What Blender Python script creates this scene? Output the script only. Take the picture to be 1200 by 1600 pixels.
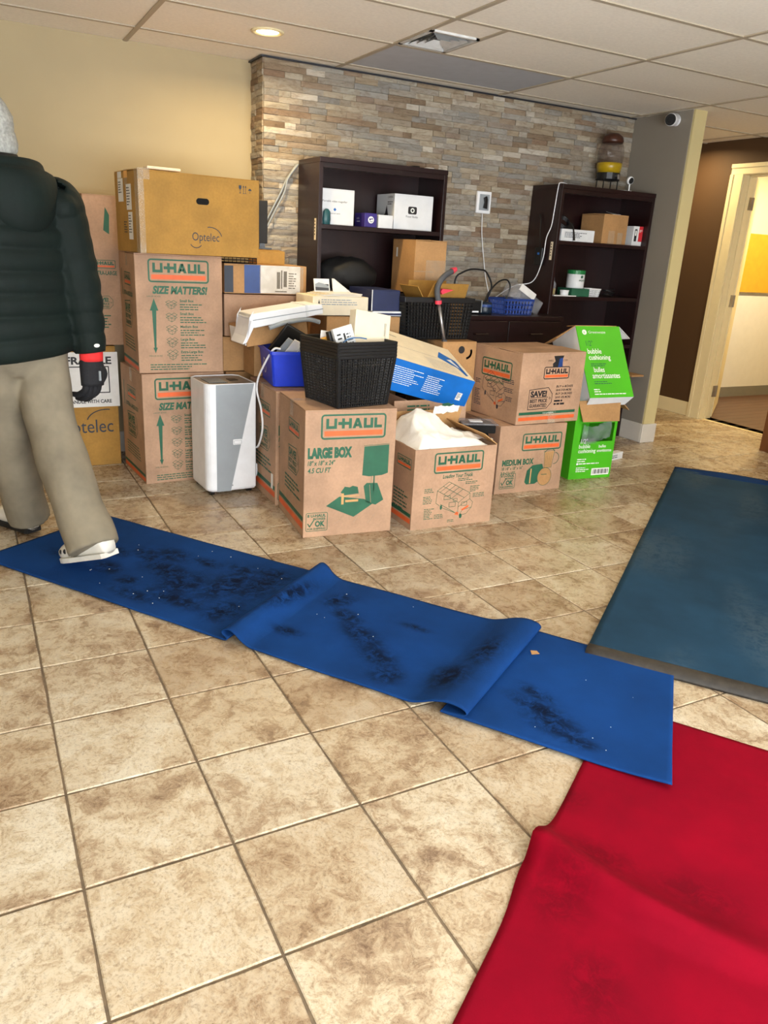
import bpy, math, random
from mathutils import Vector, Matrix, noise
random.seed(7)
scene = bpy.context.scene
for o in list(bpy.data.objects):
    bpy.data.objects.remove(o)
COL = scene.collection
S = 0.327                      # floor tile pitch in metres
CEIL = 2.315

# ---------------------------------------------------------------- camera
CAM_R = ((0.88593372, -0.46062303, 0.05429426),
         (-0.10454529, -0.31236894, -0.94419062),
         (0.45187578, 0.8308141, -0.32489414))
CAM_C = (-0.09133445, -2.38525876, 1.32327366)
cd = bpy.data.cameras.new('camera')
cam = bpy.data.objects.new('camera', cd)
COL.objects.link(cam)
r0, r1, r2 = [Vector(v) for v in CAM_R]
m = Matrix.Identity(4)
for i in range(3):
    m[i][0] = r0[i]; m[i][1] = -r1[i]; m[i][2] = -r2[i]; m[i][3] = CAM_C[i]
cam.matrix_world = m
cd.sensor_fit = 'AUTO'; cd.sensor_width = 36.0; cd.lens = 1204.1 / 1600 * 36
cd.clip_start = 0.05; cd.clip_end = 100
scene.camera = cam

# ---------------------------------------------------------------- world, daylight, exposure
w = bpy.data.worlds.new('sky'); scene.world = w; w.use_nodes = True
bg = w.node_tree.nodes['Background']
bg.inputs[0].default_value = (0.75, 0.87, 1.0, 1); bg.inputs[1].default_value = 1.2

def area(name, loc, rot, sx, sy, energy, color, shape='RECTANGLE', spread=180):
    l = bpy.data.lights.new(name, 'AREA'); l.shape = shape; l.size = sx
    if shape == 'RECTANGLE': l.size_y = sy
    l.energy = energy; l.color = color; l.spread = math.radians(spread)
    o = bpy.data.objects.new(name, l); COL.objects.link(o)
    o.location = loc; o.rotation_euler = rot
    return o
# daylight entering through the shop window in the wall behind the camera
area('window_daylight', (.85, -3.55, 1.28), (math.radians(90), 0, 0), 4.2, 1.9, 150, (0.92, 0.97, 1.0))
# added fill light, tilted up at the window to brighten the ceiling
area('ceiling_fill', (.85, -3.56, 0.9), (math.radians(132), 0, 0), 4.2, 1.2, 230, (0.96, 0.98, 1.0))

scene.view_settings.view_transform = 'Standard'
scene.view_settings.look = 'None'
scene.view_settings.gamma = 1.0
scene.view_settings.use_curve_mapping = False
scene.view_settings.exposure = -0.16

# ---------------------------------------------------------------- mesh helpers
def lin(c):
    out = []
    for x in c[:3]:
        x /= 255.0
        out.append(x / 12.92 if x <= 0.04045 else ((x + 0.055) / 1.055) ** 2.4)
    return (*out, 1.0)

class MB:
    def __init__(s): s.v = []; s.f = []
    def add(s, vs, fs):
        o = len(s.v); s.v += [tuple(v) for v in vs]; s.f += [tuple(i + o for i in f) for f in fs]; return s
    def box(s, x0, y0, z0, x1, y1, z1, M=None):
        vs = [Vector(p) for p in ((x0,y0,z0),(x1,y0,z0),(x1,y1,z0),(x0,y1,z0),(x0,y0,z1),(x1,y0,z1),(x1,y1,z1),(x0,y1,z1))]
        if M: vs = [M @ v for v in vs]
        return s.add(vs, [(0,3,2,1),(4,5,6,7),(0,1,5,4),(1,2,6,5),(2,3,7,6),(3,0,4,7)])
    def hexa(s, o, a, b, c):
        """parallelepiped from corner o with edge vectors a (right), b (back), c (up)"""
        o, a, b, c = map(Vector, (o, a, b, c))
        vs = [o, o+a, o+a+b, o+b, o+c, o+a+c, o+a+b+c, o+b+c]
        return s.add(vs, [(0,3,2,1),(4,5,6,7),(0,1,5,4),(1,2,6,5),(2,3,7,6),(3,0,4,7)])
    def prism(s, pts, d):
        """pts: 3d polygon; d: extrusion vector"""
        n = len(pts); d = Vector(d); p = [Vector(q) for q in pts]
        return s.add(p + [q + d for q in p], [tuple(range(n))[::-1], tuple(range(n, 2*n))] + [(i, (i+1) % n, n + (i+1) % n, n + i) for i in range(n)])
    def loft(s, rings, cap=True, closed=False):
        n = len(rings[0]); vs = [p for r in rings for p in r]; fs = []
        k = len(rings)
        for i in range(k if closed else k - 1):
            a = i * n; b = ((i + 1) % k) * n
            for j in range(n):
                fs.append((a + j, a + (j+1) % n, b + (j+1) % n, b + j))
        if cap and not closed:
            fs.append(tuple(range(n))[::-1]); fs.append(tuple(range((k-1)*n, k*n)))
        return s.add(vs, fs)
    def tube(s, pts, r, n=8, closed=False, flat=1.0):
        pts = [Vector(p) for p in pts]; k = len(pts)
        rr = r if isinstance(r, (list, tuple)) else [r] * k
        rings = []; up = None
        for i in range(k):
            a = pts[i-1] if (i > 0 or closed) else pts[0]
            b = pts[(i+1) % k] if (i < k-1 or closed) else pts[-1]
            t = (b - a).normalized()
            if up is None:
                up = Vector((0,0,1)) if abs(t.z) < .9 else Vector((0,1,0))
            x = t.cross(up).normalized(); up = x.cross(t).normalized()
            rings.append([pts[i] + (x * math.cos(2*math.pi*j/n) + up * flat * math.sin(2*math.pi*j/n)) * rr[i] for j in range(n)])
        return s.loft(rings, True, closed)
    def lathe(s, prof, n=20, M=None):
        rings = []
        for r, z in prof:
            q = [Vector((max(r,1e-5)*math.cos(2*math.pi*j/n), max(r,1e-5)*math.sin(2*math.pi*j/n), z)) for j in range(n)]
            rings.append([M @ p for p in q] if M else q)
        return s.loft(rings)
    def grid(s, fn, nu, nv):
        vs = [fn(i/nu, j/nv) for j in range(nv+1) for i in range(nu+1)]
        return s.add(vs, [(j*(nu+1)+i, j*(nu+1)+i+1, (j+1)*(nu+1)+i+1, (j+1)*(nu+1)+i) for j in range(nv) for i in range(nu)])
    def ell(s, c, r, n=16, m=10, M=None):
        rings = []
        for i in range(m+1):
            a = math.pi * (i / m) - math.pi/2
            a = max(-math.pi/2+.02, min(math.pi/2-.02, a))
            q = [Vector((r[0]*math.cos(a)*math.cos(2*math.pi*j/n), r[1]*math.cos(a)*math.sin(2*math.pi*j/n), r[2]*math.sin(a))) for j in range(n)]
            if M: q = [M @ p for p in q]
            rings.append([p + Vector(c) for p in q])
        return s.loft(rings)
    def mesh(s, name, smooth=False):
        me = bpy.data.meshes.new(name); me.from_pydata(s.v, [], s.f); me.validate(); me.update()
        if smooth:
            for p in me.polygons: p.use_smooth = True
        return me
    def build(s, name, mat, parent=None, bevel=0, smooth=False, seg=2):
        o = link(name, s.mesh(name, smooth), mat, parent)
        if bevel:
            b = o.modifiers.new('bevel', 'BEVEL'); b.width = bevel; b.segments = seg; b.limit_method = 'ANGLE'
            b.angle_limit = math.radians(40)
        return o

def link(name, me, mat, parent=None):
    o = bpy.data.objects.new(name, me); COL.objects.link(o)
    if mat and not me.materials: me.materials.append(mat)
    if parent: o.parent = parent
    return o
def tag(o, label, cat, group=None):
    o['label'] = label; o['category'] = cat
    if group: o['group'] = group
    return o
def thing(name, label, cat, loc=(0,0,0), rz=0, group=None):
    o = bpy.data.objects.new(name, None); COL.objects.link(o)
    o.empty_display_size = .05; o.location = loc; o.rotation_euler = (0, 0, rz)
    return tag(o, label, cat, group)
def struct(o): o['kind'] = 'structure'; return o
def catmull(P, n=8):
    P = [Vector(p) for p in P]; out = []
    Q = [2*P[0]-P[1]] + P + [2*P[-1]-P[-2]]
    for i in range(1, len(Q)-2):
        for k in range(n):
            t = k / n; a, b, c, d = Q[i-1], Q[i], Q[i+1], Q[i+2]
            out.append(.5*((2*b)+(c-a)*t+(2*a-5*b+4*c-d)*t*t+(3*b-a-3*c+d)*t**3))
    out.append(P[-1]); return out

# ---------------------------------------------------------------- materials
def nodes(name):
    m = bpy.data.materials.new(name); m.use_nodes = True
    nt = m.node_tree; b = nt.nodes['Principled BSDF']
    return m, nt, b
def N(nt, typ, **kw):
    n = nt.nodes.new(typ)
    for k, v in kw.items(): setattr(n, k, v)
    return n
def ramp(nt, fac, stops, interp='LINEAR'):
    r = N(nt, 'ShaderNodeValToRGB'); r.color_ramp.interpolation = interp
    e = r.color_ramp.elements
    e[0].position, e[0].color = stops[0][0], lin(stops[0][1])
    e[1].position, e[1].color = stops[-1][0], lin(stops[-1][1])
    for p, c in stops[1:-1]:
        x = e.new(p); x.color = lin(c)
    nt.links.new(fac, r.inputs[0]); return r.outputs[0]
def noise_node(nt, scale, detail=4, rough=.6, vec=None, dist=0):
    n = N(nt, 'ShaderNodeTexNoise'); n.inputs['Scale'].default_value = scale
    n.inputs['Detail'].default_value = detail; n.inputs['Roughness'].default_value = rough
    n.inputs['Distortion'].default_value = dist
    if vec is not None: nt.links.new(vec, n.inputs['Vector'])
    return n.outputs[0]
def mixc(nt, fac, a, b, blend='MIX'):
    n = N(nt, 'ShaderNodeMix', data_type='RGBA', blend_type=blend)
    for sock, val in ((n.inputs['Factor'], fac), (n.inputs['A'], a), (n.inputs['B'], b)):
        if hasattr(val, 'links'): nt.links.new(val, sock)
        elif isinstance(val, (int, float)): sock.default_value = val
        else: sock.default_value = val
    return n.outputs['Result']
def math_n(nt, op, a, b=0.0, clamp=False):
    n = N(nt, 'ShaderNodeMath', operation=op); n.use_clamp = clamp
    for i, x in enumerate((a, b)):
        if hasattr(x, 'links'): nt.links.new(x, n.inputs[i])
        else: n.inputs[i].default_value = x
    return n.outputs[0]
def bump(nt, b, h, strength, dist=.01):
    n = N(nt, 'ShaderNodeBump'); n.inputs['Strength'].default_value = strength; n.inputs['Distance'].default_value = dist
    nt.links.new(h, n.inputs['Height']); nt.links.new(n.outputs[0], b.inputs['Normal'])
def objvec(nt, rnd=True):
    tc = N(nt, 'ShaderNodeTexCoord')
    if not rnd: return tc.outputs['Object']
    oi = N(nt, 'ShaderNodeObjectInfo')
    s = math_n(nt, 'MULTIPLY', oi.outputs['Random'], 37.0)
    a = N(nt, 'ShaderNodeVectorMath', operation='ADD')
    nt.links.new(tc.outputs['Object'], a.inputs[0])
    c = N(nt, 'ShaderNodeCombineXYZ')
    for i in range(3): nt.links.new(s, c.inputs[i])
    nt.links.new(c.outputs[0], a.inputs[1])
    return a.outputs[0]
def plain(name, rgb, rough=.55, metal=0, vary=.06, scale=12, bmp=0, bscale=120, spec=.5, alpha=None, coat=0):
    m, nt, b = nodes(name)
    v = objvec(nt)
    n = noise_node(nt, scale, 3, .6, v)
    lo = tuple(max(0, c*(1-vary)) for c in rgb); hi = tuple(min(255, c*(1+vary)) for c in rgb)
    nt.links.new(ramp(nt, n, [(.3, lo), (.7, hi)]), b.inputs['Base Color'])
    b.inputs['Roughness'].default_value = rough; b.inputs['Metallic'].default_value = metal
    b.inputs['Specular IOR Level'].default_value = spec
    b.inputs['Coat Weight'].default_value = coat
    if bmp: bump(nt, b, noise_node(nt, bscale, 3, .6, v), bmp, .004)
    return m
def card(name, rgb, flute=(1,0,0)):
    m, nt, b = nodes(name)
    v = objvec(nt)
    n1 = noise_node(nt, 5, 4, .6, v); n2 = noise_node(nt, 90, 2, .5, v)
    c1 = ramp(nt, n1, [(.3, tuple(c*.9 for c in rgb)), (.7, tuple(min(255, c*1.06) for c in rgb))])
    c2 = ramp(nt, n2, [(.3, (235,235,235)), (.7, (255,255,255))])
    nt.links.new(mixc(nt, .6, c1, c2, 'MULTIPLY'), b.inputs['Base Color'])
    b.inputs['Roughness'].default_value = .72; b.inputs['Specular IOR Level'].default_value = .3
    wv = N(nt, 'ShaderNodeTexWave'); wv.inputs['Scale'].default_value = 40; wv.inputs['Distortion'].default_value = .4
    nt.links.new(v, wv.inputs['Vector'])
    bump(nt, b, wv.outputs['Fac'], .06, .002)
    return m
def clear(name, rgb=(235,238,240), rough=.12, alpha=.25):
    m, nt, b = nodes(name)
    n = noise_node(nt, 18, 3, .5, objvec(nt))
    b.inputs['Base Color'].default_value = lin(rgb); b.inputs['Roughness'].default_value = rough
    nt.links.new(ramp(nt, n, [(.3, (255*alpha**.4545*.8,)*3), (.75, (255*alpha**.4545*1.2,)*3)]), b.inputs['Alpha'])
    b.inputs['Alpha'].default_value = alpha
    bump(nt, b, n, .25, .004)
    return m

MT = {}
MT['kraft'] = card('kraft_cardboard', (182, 146, 118))
MT['kraft_in'] = card('kraft_cardboard_inside', (196, 152, 100))
MT['kraft_ochre'] = card('ochre_cardboard', (176, 132, 62))
MT['kraft_plain'] = card('plain_cardboard', (184, 140, 92))
MT['green_ink'] = plain('green_ink', (34, 92, 66), .6)
MT['dark_ink'] = plain('dark_ink', (30, 28, 30), .6)
MT['navy_ink'] = plain('navy_ink', (44, 52, 66), .6)
MT['orange_ink'] = plain('orange_ink', (222, 98, 46), .6)
MT['white_print'] = plain('white_print', (236, 238, 232), .5)
MT['paper'] = plain('paper', (228, 226, 222), .6, vary=.03)
MT['cream'] = plain('cream_card', (232, 218, 190), .6, vary=.03)
MT['tape'] = clear('packing_tape', (220, 205, 180), .1, .16)
MT['plastic_clear'] = clear('clear_plastic', (176, 178, 186), .15, .3)
MT['tinted_clear'] = clear('tinted_clear_plastic', (92, 74, 68), .08, .3)
MT['white_plastic'] = plain('white_plastic', (236, 237, 240), .35, vary=.02)
MT['grey_plastic'] = plain('grey_plastic', (150, 156, 160), .4, vary=.02)
MT['black_plastic'] = plain('black_plastic', (17, 17, 19), .42, vary=.05)
MT['black_matte'] = plain('black_matte', (12, 12, 13), .7)
MT['hole'] = plain('dark_opening', (8, 7, 6), .9)
MT['navy'] = plain('navy_card', (24, 34, 74), .5)
MT['blue_card'] = plain('blue_card', (34, 66, 128), .45)
MT['purple'] = plain('purple_card', (54, 40, 120), .4)
MT['blue_bin'] = plain('blue_bin_plastic', (22, 58, 205), .38, vary=.04)
MT['blue_basket'] = plain('blue_basket_plastic', (30, 62, 140), .4)
MT['azure'] = plain('azure_print', (10, 104, 190), .4, vary=.08, scale=5)
MT['green_card'] = plain('bright_green_card', (72, 176, 22), .5, vary=.05, scale=3)
MT['white_card'] = plain('white_card', (222, 224, 226), .55, vary=.02)
MT['red_card'] = plain('red_card', (204, 44, 52), .5)
MT['orange_paper'] = plain('orange_paper', (240, 170, 60), .6)
MT['steel'] = plain('steel', (168, 168, 172), .32, metal=.9)
MT['grey_rubber'] = plain('grey_rubber', (70, 72, 76), .6)
MT['pink_plastic'] = plain('coral_plastic', (225, 62, 84), .4)
MT['olive'] = plain('yellow_liquid', (170, 140, 20), .3)
MT['brown_lid'] = plain('brown_lid', (66, 34, 22), .35)
def wood(name, a, bb, rough=.3, scale=(1.2, 1.2, 14)):
    m, nt, b = nodes(name)
    mp = N(nt, 'ShaderNodeMapping'); mp.inputs['Scale'].default_value = scale
    nt.links.new(objvec(nt), mp.inputs['Vector'])
    n = noise_node(nt, 4, 6, .65, mp.outputs[0], .6)
    nt.links.new(ramp(nt, n, [(.25, a), (.75, bb)]), b.inputs['Base Color'])
    b.inputs['Roughness'].default_value = rough
    return m
MT['mahogany'] = wood('mahogany_laminate', (24, 9, 11), (40, 16, 16), .34, (8, 8, .8))
MT['mahogany_h'] = wood('mahogany_shelf', (23, 9, 11), (38, 15, 16), .34, (.8, 8, 8))
MT['desk_wood'] = wood('brown_desk_wood', (92, 54, 28), (120, 74, 40), .4, (6, 6, .8))
MT['office_floor'] = wood('office_plank', (66, 44, 36), (104, 74, 58), .45, (1, 14, 4))
MT['wall_beige'] = plain('beige_wall_paint', (172, 156, 122), .8, vary=.015, scale=2, bmp=.05, bscale=300)
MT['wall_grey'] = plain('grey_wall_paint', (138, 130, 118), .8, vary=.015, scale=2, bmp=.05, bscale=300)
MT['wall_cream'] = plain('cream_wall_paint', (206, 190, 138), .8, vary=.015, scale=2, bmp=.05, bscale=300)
MT['wall_brown'] = plain('brown_wall_paint', (74, 51, 28), .7, vary=.02, scale=2, bmp=.05, bscale=300)
MT['office_wall'] = plain('office_wall_paint', (240, 232, 206), .8, vary=.01)
MT['office_low'] = plain('office_white_panel', (232, 232, 230), .6, vary=.01)
MT['office_yellow'] = plain('office_yellow_panel', (226, 168, 48), .7, vary=.03)
MT['trim_cream'] = plain('cream_trim_paint', (226, 212, 170), .5, vary=.01)
MT['trim_white'] = plain('white_trim_paint', (206, 200, 190), .55, vary=.01)
MT['rubber_base'] = plain('grey_vinyl_base', (128, 126, 120), .6, vary=.02)
MT['ceil_tile'] = plain('ceiling_tile', (238, 232, 220), .9, vary=.02, scale=60, bmp=.25, bscale=220)
MT['ceil_grey'] = plain('grey_ceiling_tile', (178, 182, 190), .9, vary=.02)
MT['tbar'] = plain('ceiling_grid_metal', (172, 160, 140), .6, vary=.01)
MT['dark_trim'] = plain('dark_metal_trim', (52, 54, 62), .4, metal=.5)
MT['vent_metal'] = plain('vent_metal', (196, 196, 194), .45, metal=.0)
MT['grout'] = plain('grout', (104, 88, 68), .9, vary=.15, scale=30)

def tile_mat():
    m, nt, b = nodes('ceramic_floor_tile')
    v = objvec(nt)
    n1 = noise_node(nt, 3.0, 6, .66, v, 1.4)
    n2 = noise_node(nt, 22, 8, .8, v, .8)
    n3 = noise_node(nt, 130, 4, .75, v)
    oi = N(nt, 'ShaderNodeObjectInfo')
    base = ramp(nt, math_n(nt, 'ADD', math_n(nt, 'MULTIPLY', n1, .55), math_n(nt, 'MULTIPLY', n2, .45)),
                [(.35, (118, 95, 76)), (.44, (160, 138, 112)), (.51, (190, 174, 148)), (.62, (206, 197, 178))])
    sp = ramp(nt, n3, [(.34, (128, 106, 86)), (.5, (255, 255, 255))])
    c = mixc(nt, .5, base, sp, 'MULTIPLY')
    per = ramp(nt, oi.outputs['Random'], [(0, (214, 198, 182)), (.3, (238, 230, 220)), (.6, (255, 252, 246)), (1, (255, 255, 255))])
    c = mixc(nt, .8, c, per, 'MULTIPLY')
    nt.links.new(c, b.inputs['Base Color'])
    rg = ramp(nt, n2, [(.3, (120, 120, 120)), (.7, (165, 165, 165))])
    nt.links.new(rg, b.inputs['Roughness'])
    bump(nt, b, math_n(nt, 'ADD', math_n(nt, 'MULTIPLY', n2, .8), math_n(nt, 'MULTIPLY', n3, .5)), .22, .008)
    return m
MT['tile'] = tile_mat()

def stone_mat():
    m, nt, b = nodes('ledger_stone')
    geo = N(nt, 'ShaderNodeNewGeometry'); oi = N(nt, 'ShaderNodeObjectInfo')
    r = math_n(nt, 'FRACT', math_n(nt, 'ADD', geo.outputs['Random Per Island'], oi.outputs['Random']))
    base = ramp(nt, r, [(0, (132, 112, 90)), (.14, (172, 157, 134)), (.3, (150, 149, 145)), (.45, (190, 180, 160)),
                        (.58, (146, 122, 100)), (.7, (170, 166, 158)), (.82, (160, 144, 120)), (.92, (214, 208, 196)), (1, (140, 132, 120))])
    tc = N(nt, 'ShaderNodeNewGeometry')
    a = N(nt, 'ShaderNodeVectorMath', operation='ADD')
    nt.links.new(tc.outputs['Position'], a.inputs[0])
    c3 = N(nt, 'ShaderNodeCombineXYZ'); s = math_n(nt, 'MULTIPLY', r, 17.0)
    nt.links.new(s, c3.inputs[0]); nt.links.new(c3.outputs[0], a.inputs[1])
    mp = N(nt, 'ShaderNodeMapping'); mp.inputs['Scale'].default_value = (1, 1, 2.5)
    nt.links.new(a.outputs[0], mp.inputs['Vector'])
    n = noise_node(nt, 14, 6, .7, mp.outputs[0], .8)
    n2 = noise_node(nt, 70, 4, .7, mp.outputs[0])
    v = ramp(nt, n, [(.3, (168, 146, 122)), (.5, (236, 230, 222)), (.72, (255, 255, 255))])
    nt.links.new(mixc(nt, .75, base, v, 'MULTIPLY'), b.inputs['Base Color'])
    b.inputs['Roughness'].default_value = .72
    bump(nt, b, math_n(nt, 'ADD', n, math_n(nt, 'MULTIPLY', n2, .5)), .8, .012)
    return m
MT['stone'] = stone_mat()
MT['mortar'] = plain('stone_backing', (92, 84, 72), .9)

def fabric(name, rgb, dark, attr=True, rough=.85):
    m, nt, b = nodes(name)
    tc = N(nt, 'ShaderNodeTexCoord'); v = tc.outputs['Object']
    n1 = noise_node(nt, 2.2, 4, .6, v); n2 = noise_node(nt, 240, 2, .6, v); n3 = noise_node(nt, 26, 5, .75, v, .6)
    c = ramp(nt, n1, [(.3, tuple(x*.86 for x in rgb)), (.7, tuple(min(255, x*1.1) for x in rgb))])
    if attr:
        at = N(nt, 'ShaderNodeAttribute', attribute_name='stain')
        k = math_n(nt, 'MULTIPLY', at.outputs['Fac'], math_n(nt, 'MULTIPLY', math_n(nt, 'SUBTRACT', n3, .36), 5.0, True), True)
        c = mixc(nt, math_n(nt, 'MULTIPLY', k, .92), c, lin(dark))
        nt.links.new(c, b.inputs['Base Color'])
    else:
        nt.links.new(c, b.inputs['Base Color'])
    b.inputs['Roughness'].default_value = rough
    b.inputs['Specular IOR Level'].default_value = .08
    b.inputs['Sheen Weight'].default_value = .0
    bump(nt, b, n2, .25, .003)
    return m
MT['runner'] = fabric('blue_felt', (17, 56, 112), (5, 13, 30))
MT['mat_blue'] = fabric('slate_blue_mat', (34, 62, 84), (84, 98, 106))
MT['mat_fold'] = fabric('blue_mat_binding', (16, 48, 92), (0,0,0), False)
MT['red_rug'] = fabric('red_felt', (124, 1, 25), (74, 1, 12))
MT['rubber_edge'] = plain('rubber_edge', (44, 40, 36), .6, vary=.25, scale=40)
MT['jacket'] = plain('quilted_nylon', (9, 22, 19), .75, vary=.12, scale=9, bmp=.25, bscale=40, spec=.25)
MT['jacket_dark'] = plain('jacket_lining', (10, 13, 15), .7)
MT['trousers'] = plain('khaki_cotton', (124, 115, 97), .85, vary=.1, scale=7, bmp=.3, bscale=25)
MT['glove'] = plain('knit_glove', (20, 21, 26), .8, vary=.1, bmp=.4, bscale=300)
MT['red_cuff'] = plain('red_knit', (210, 40, 40), .8)
MT['hair'] = plain('grey_hair', (150, 150, 144), .7, vary=.15, scale=60, bmp=.6, bscale=90)
MT['skin'] = plain('skin', (205, 160, 135), .5, vary=.04)
MT['shoe'] = plain('white_shoe', (214, 210, 200), .55, vary=.04)
MT['shoe_dark'] = plain('dark_shoe_detail', (20, 20, 22), .6)
MT['bag_white'] = plain('white_bag_film', (236, 234, 228), .4, vary=.03, bmp=.7, bscale=22)
def emit(name, rgb, s):
    m, nt, b = nodes(name)
    b.inputs['Base Color'].default_value = lin(rgb)
    b.inputs['Emission Color'].default_value = lin(rgb); b.inputs['Emission Strength'].default_value = s
    return m
MT['lamp'] = emit('lamp_lens', (255, 232, 176), 14)
def glass(name, rgb=(235, 240, 240), rough=.02):
    m, nt, b = nodes(name)
    b.inputs['Base Color'].default_value = lin(rgb); b.inputs['Roughness'].default_value = rough
    b.inputs['Transmission Weight'].default_value = 1.0; b.inputs['IOR'].default_value = 1.2
    return m
MT['glass'] = glass('clear_glass')

# ================================================================ the room
def project(p):
    d = Vector(p) - Vector(CAM_C); z = d.dot(r2)
    if z <= .05: return None
    return (600 + 1204.1*d.dot(r0)/z, 800 + 1204.1*d.dot(r1)/z)

# ---- floor: slab with every ceramic tile laid on it
X0, X1, Y0, Y1 = -2.2, 5.74, -3.6, 2.6
mb = MB(); mb.box(X0, Y0, -.06, X1, 3.6, -.0035)
floor = struct(mb.build('floor', MT['grout']))
def tile_mesh(k):
    rnd = random.Random(k); h = S/2 - .0032; ring = []
    for sx, sy, ex, ey in ((-1,-1,1,0),(1,-1,0,1),(1,1,-1,0),(-1,1,0,-1)):
        for q in range(4):
            t = q/4*2*h
            j = 0 if q == 0 else rnd.uniform(-.0013, .0013)
            ring.append((sx*h + ex*t - ey*0 + (j if ex == 0 else 0), sy*h + ey*t + (j if ey == 0 else 0)))
    top = [Vector((x*.982, y*.982, 0)) for x, y in ring]
    mid = [Vector((x, y, -.0022)) for x, y in ring]
    bot = [Vector((x, y, -.008)) for x, y in ring]
    n = len(ring); mb = MB()
    mb.add(bot + mid + top, [tuple(range(2*n, 3*n))] + [(i, (i+1) % n, n+(i+1) % n, n+i) for i in range(n)] + [(n+i, n+(i+1) % n, 2*n+(i+1) % n, 2*n+i) for i in range(n)])
    me = mb.mesh('floor_tile'); me.materials.append(MT['tile']); return me
TM = [tile_mesh(k) for k in range(5)]
rest = MB(); cnt = 0
cands = []
for i in range(-7, 18):
    for j in range(-11, 11):
        cx, cy = (i+.5)*S, (j+.5)*S
        if cx > X1 or cx < X0: continue
        if cy > 2.6 and cx < 4.5: continue
        p = project((cx, cy, 0))
        vis = p and -90 < p[0] < 1290 and 560 < p[1] < 1760
        cands.append((vis, (Vector((cx, cy, 0)) - Vector(CAM_C)).length, cx, cy))
cands.sort(key=lambda c: (not c[0], c[1]))
for vis, dd, cx, cy in cands:
    if vis and cnt < 295:
        o = link('floor_tile', random.choice(TM), None, floor); o.location = (cx, cy, 0)
        o.rotation_euler = (0, 0, random.choice((0, 1, 2, 3))*math.pi/2); cnt += 1
    else:
        h = S/2 - .003
        rest.box(cx-h, cy-h, -.008, cx+h, cy+h, 0)
o = rest.build('floor_tiles_outlying', MT['tile'], floor); o['kind'] = 'stuff'

# ---- rear beige wall (left of the stone) and the side wall
mb = MB(); mb.box(X0-.1, 2.6, -.05, 1.56, 2.7, CEIL+.25)
struct(mb.build('wall_rear', MT['wall_beige']))
mb = MB(); mb.box(X0-.1, Y0, -.05, X0, 2.6, CEIL+.25)
struct(mb.build('wall_left', MT['wall_beige']))
mb = MB(); mb.box(X0, 2.588, 0, 1.53, 2.599, .13)
struct(mb.build('baseboard_rear', MT['trim_white'], bevel=.003))

# ---- stone clad wall: backing plus stones
SY = 2.392
mb = MB(); mb.box(1.56, SY, -.05, 4.42, 2.7, CEIL+.25)
wall_stone = struct(mb.build('wall_stone', MT['mortar']))
def stone_verts(L, H, D, rnd, axis):
    """rough-faced block L long (along +u), H high, D proud; returns verts, faces (48 tris or fewer)"""
    nu = 4; vs = []; 
    for j in range(3):
        for i in range(nu+1):
            e = (i in (0, nu)) or (j in (0, 2))
            vs.append((i/nu*L, D*(rnd.uniform(.62, .8) if e else rnd.uniform(.8, 1.12)), j/2*H))
    nf = len(vs)
    fs = [(j*(nu+1)+i, j*(nu+1)+i+1, (j+1)*(nu+1)+i+1, (j+1)*(nu+1)+i) for j in range(2) for i in range(nu)]
    per = [i for i in range(nu+1)] + [(nu+1)+nu] + [2*(nu+1)+i for i in range(nu, -1, -1)] + [(nu+1)]
    back = [(vs[k][0], 0.0, vs[k][2]) for k in per]
    b0 = nf
    for q in range(len(per)):
        a, b = per[q], per[(q+1) % len(per)]
        fs.append((b, a, b0+q, b0+(q+1) % len(per)))
    return [axis(v) for v in vs + back], fs
rs = random.Random(11)
stones = []
z = 0.0; rowh = .0331
nrow = 0
while z < CEIL - .012:
    H = min(rowh, CEIL - .006 - z)
    # panel joints every 0.55 m shift by half every four rows
    u = 1.556; end = 4.418
    while u < end - .004:
        L = rs.choice((.07, .09, .11, .13, .15, .18, .21, .24)) * rs.uniform(.9, 1.1)
        if end - u - L < .06: L = end - u
        D = rs.uniform(.006, .017)
        stones.append((u, z, L, H, D, 'f')); u += L
    v = SY
    D0 = rs.uniform(.008, .016)
    split = rs.uniform(.08, .15)
    stones.append((SY, z, split, H, rs.uniform(.008, .018), 's'))
    stones.append((SY+split, z, .21-split, H, rs.uniform(.008, .018), 's'))
    z += rowh; nrow += 1
def vis_stone(s):
    u, z, L, H, D, k = s
    if k == 's': return z > 1.24
    c = u + L/2
    if z < .95: return False
    if 1.72 < c < 2.74 and z < 1.86: return False
    if c > 3.5 and z < 1.84: return False
    if c < 1.72 and z < 1.28: return False
    return True
order = sorted(range(len(stones)), key=lambda i: (not vis_stone(stones[i]), -stones[i][2]*stones[i][3]))
rest = MB()
for rank, i in enumerate(order):
    u, z, L, H, D, k = stones[i]; g = .0007
    if k == 'f': ax = lambda p: (p[0], -p[1], p[2])
    else: ax = lambda p: (-p[1], p[0], p[2])
    vs, fs = stone_verts(L - 2*g, H - 2*g, D, rs, ax)
    org = (u+g, SY, z+g) if k == 'f' else (1.56, u+g, z+g)
    if rank < 298:
        mb = MB(); mb.add(vs, fs); o = mb.build('stone', MT['stone'], wall_stone); o.location = org
    else:
        rest.add([(p[0]+org[0], p[1]+org[1], p[2]+org[2]) for p in vs], fs)
o = rest.build('stones_remaining', MT['stone'], wall_stone); o['kind'] = 'stuff'
mb = MB(); mb.box(1.535, SY-.022, CEIL-.008, 4.42, SY-.004, CEIL-.001); mb.box(1.535, SY-.004, CEIL-.008, 1.548, 2.6, CEIL-.001)
struct(mb.build('trim_1', MT['dark_trim']))

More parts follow.
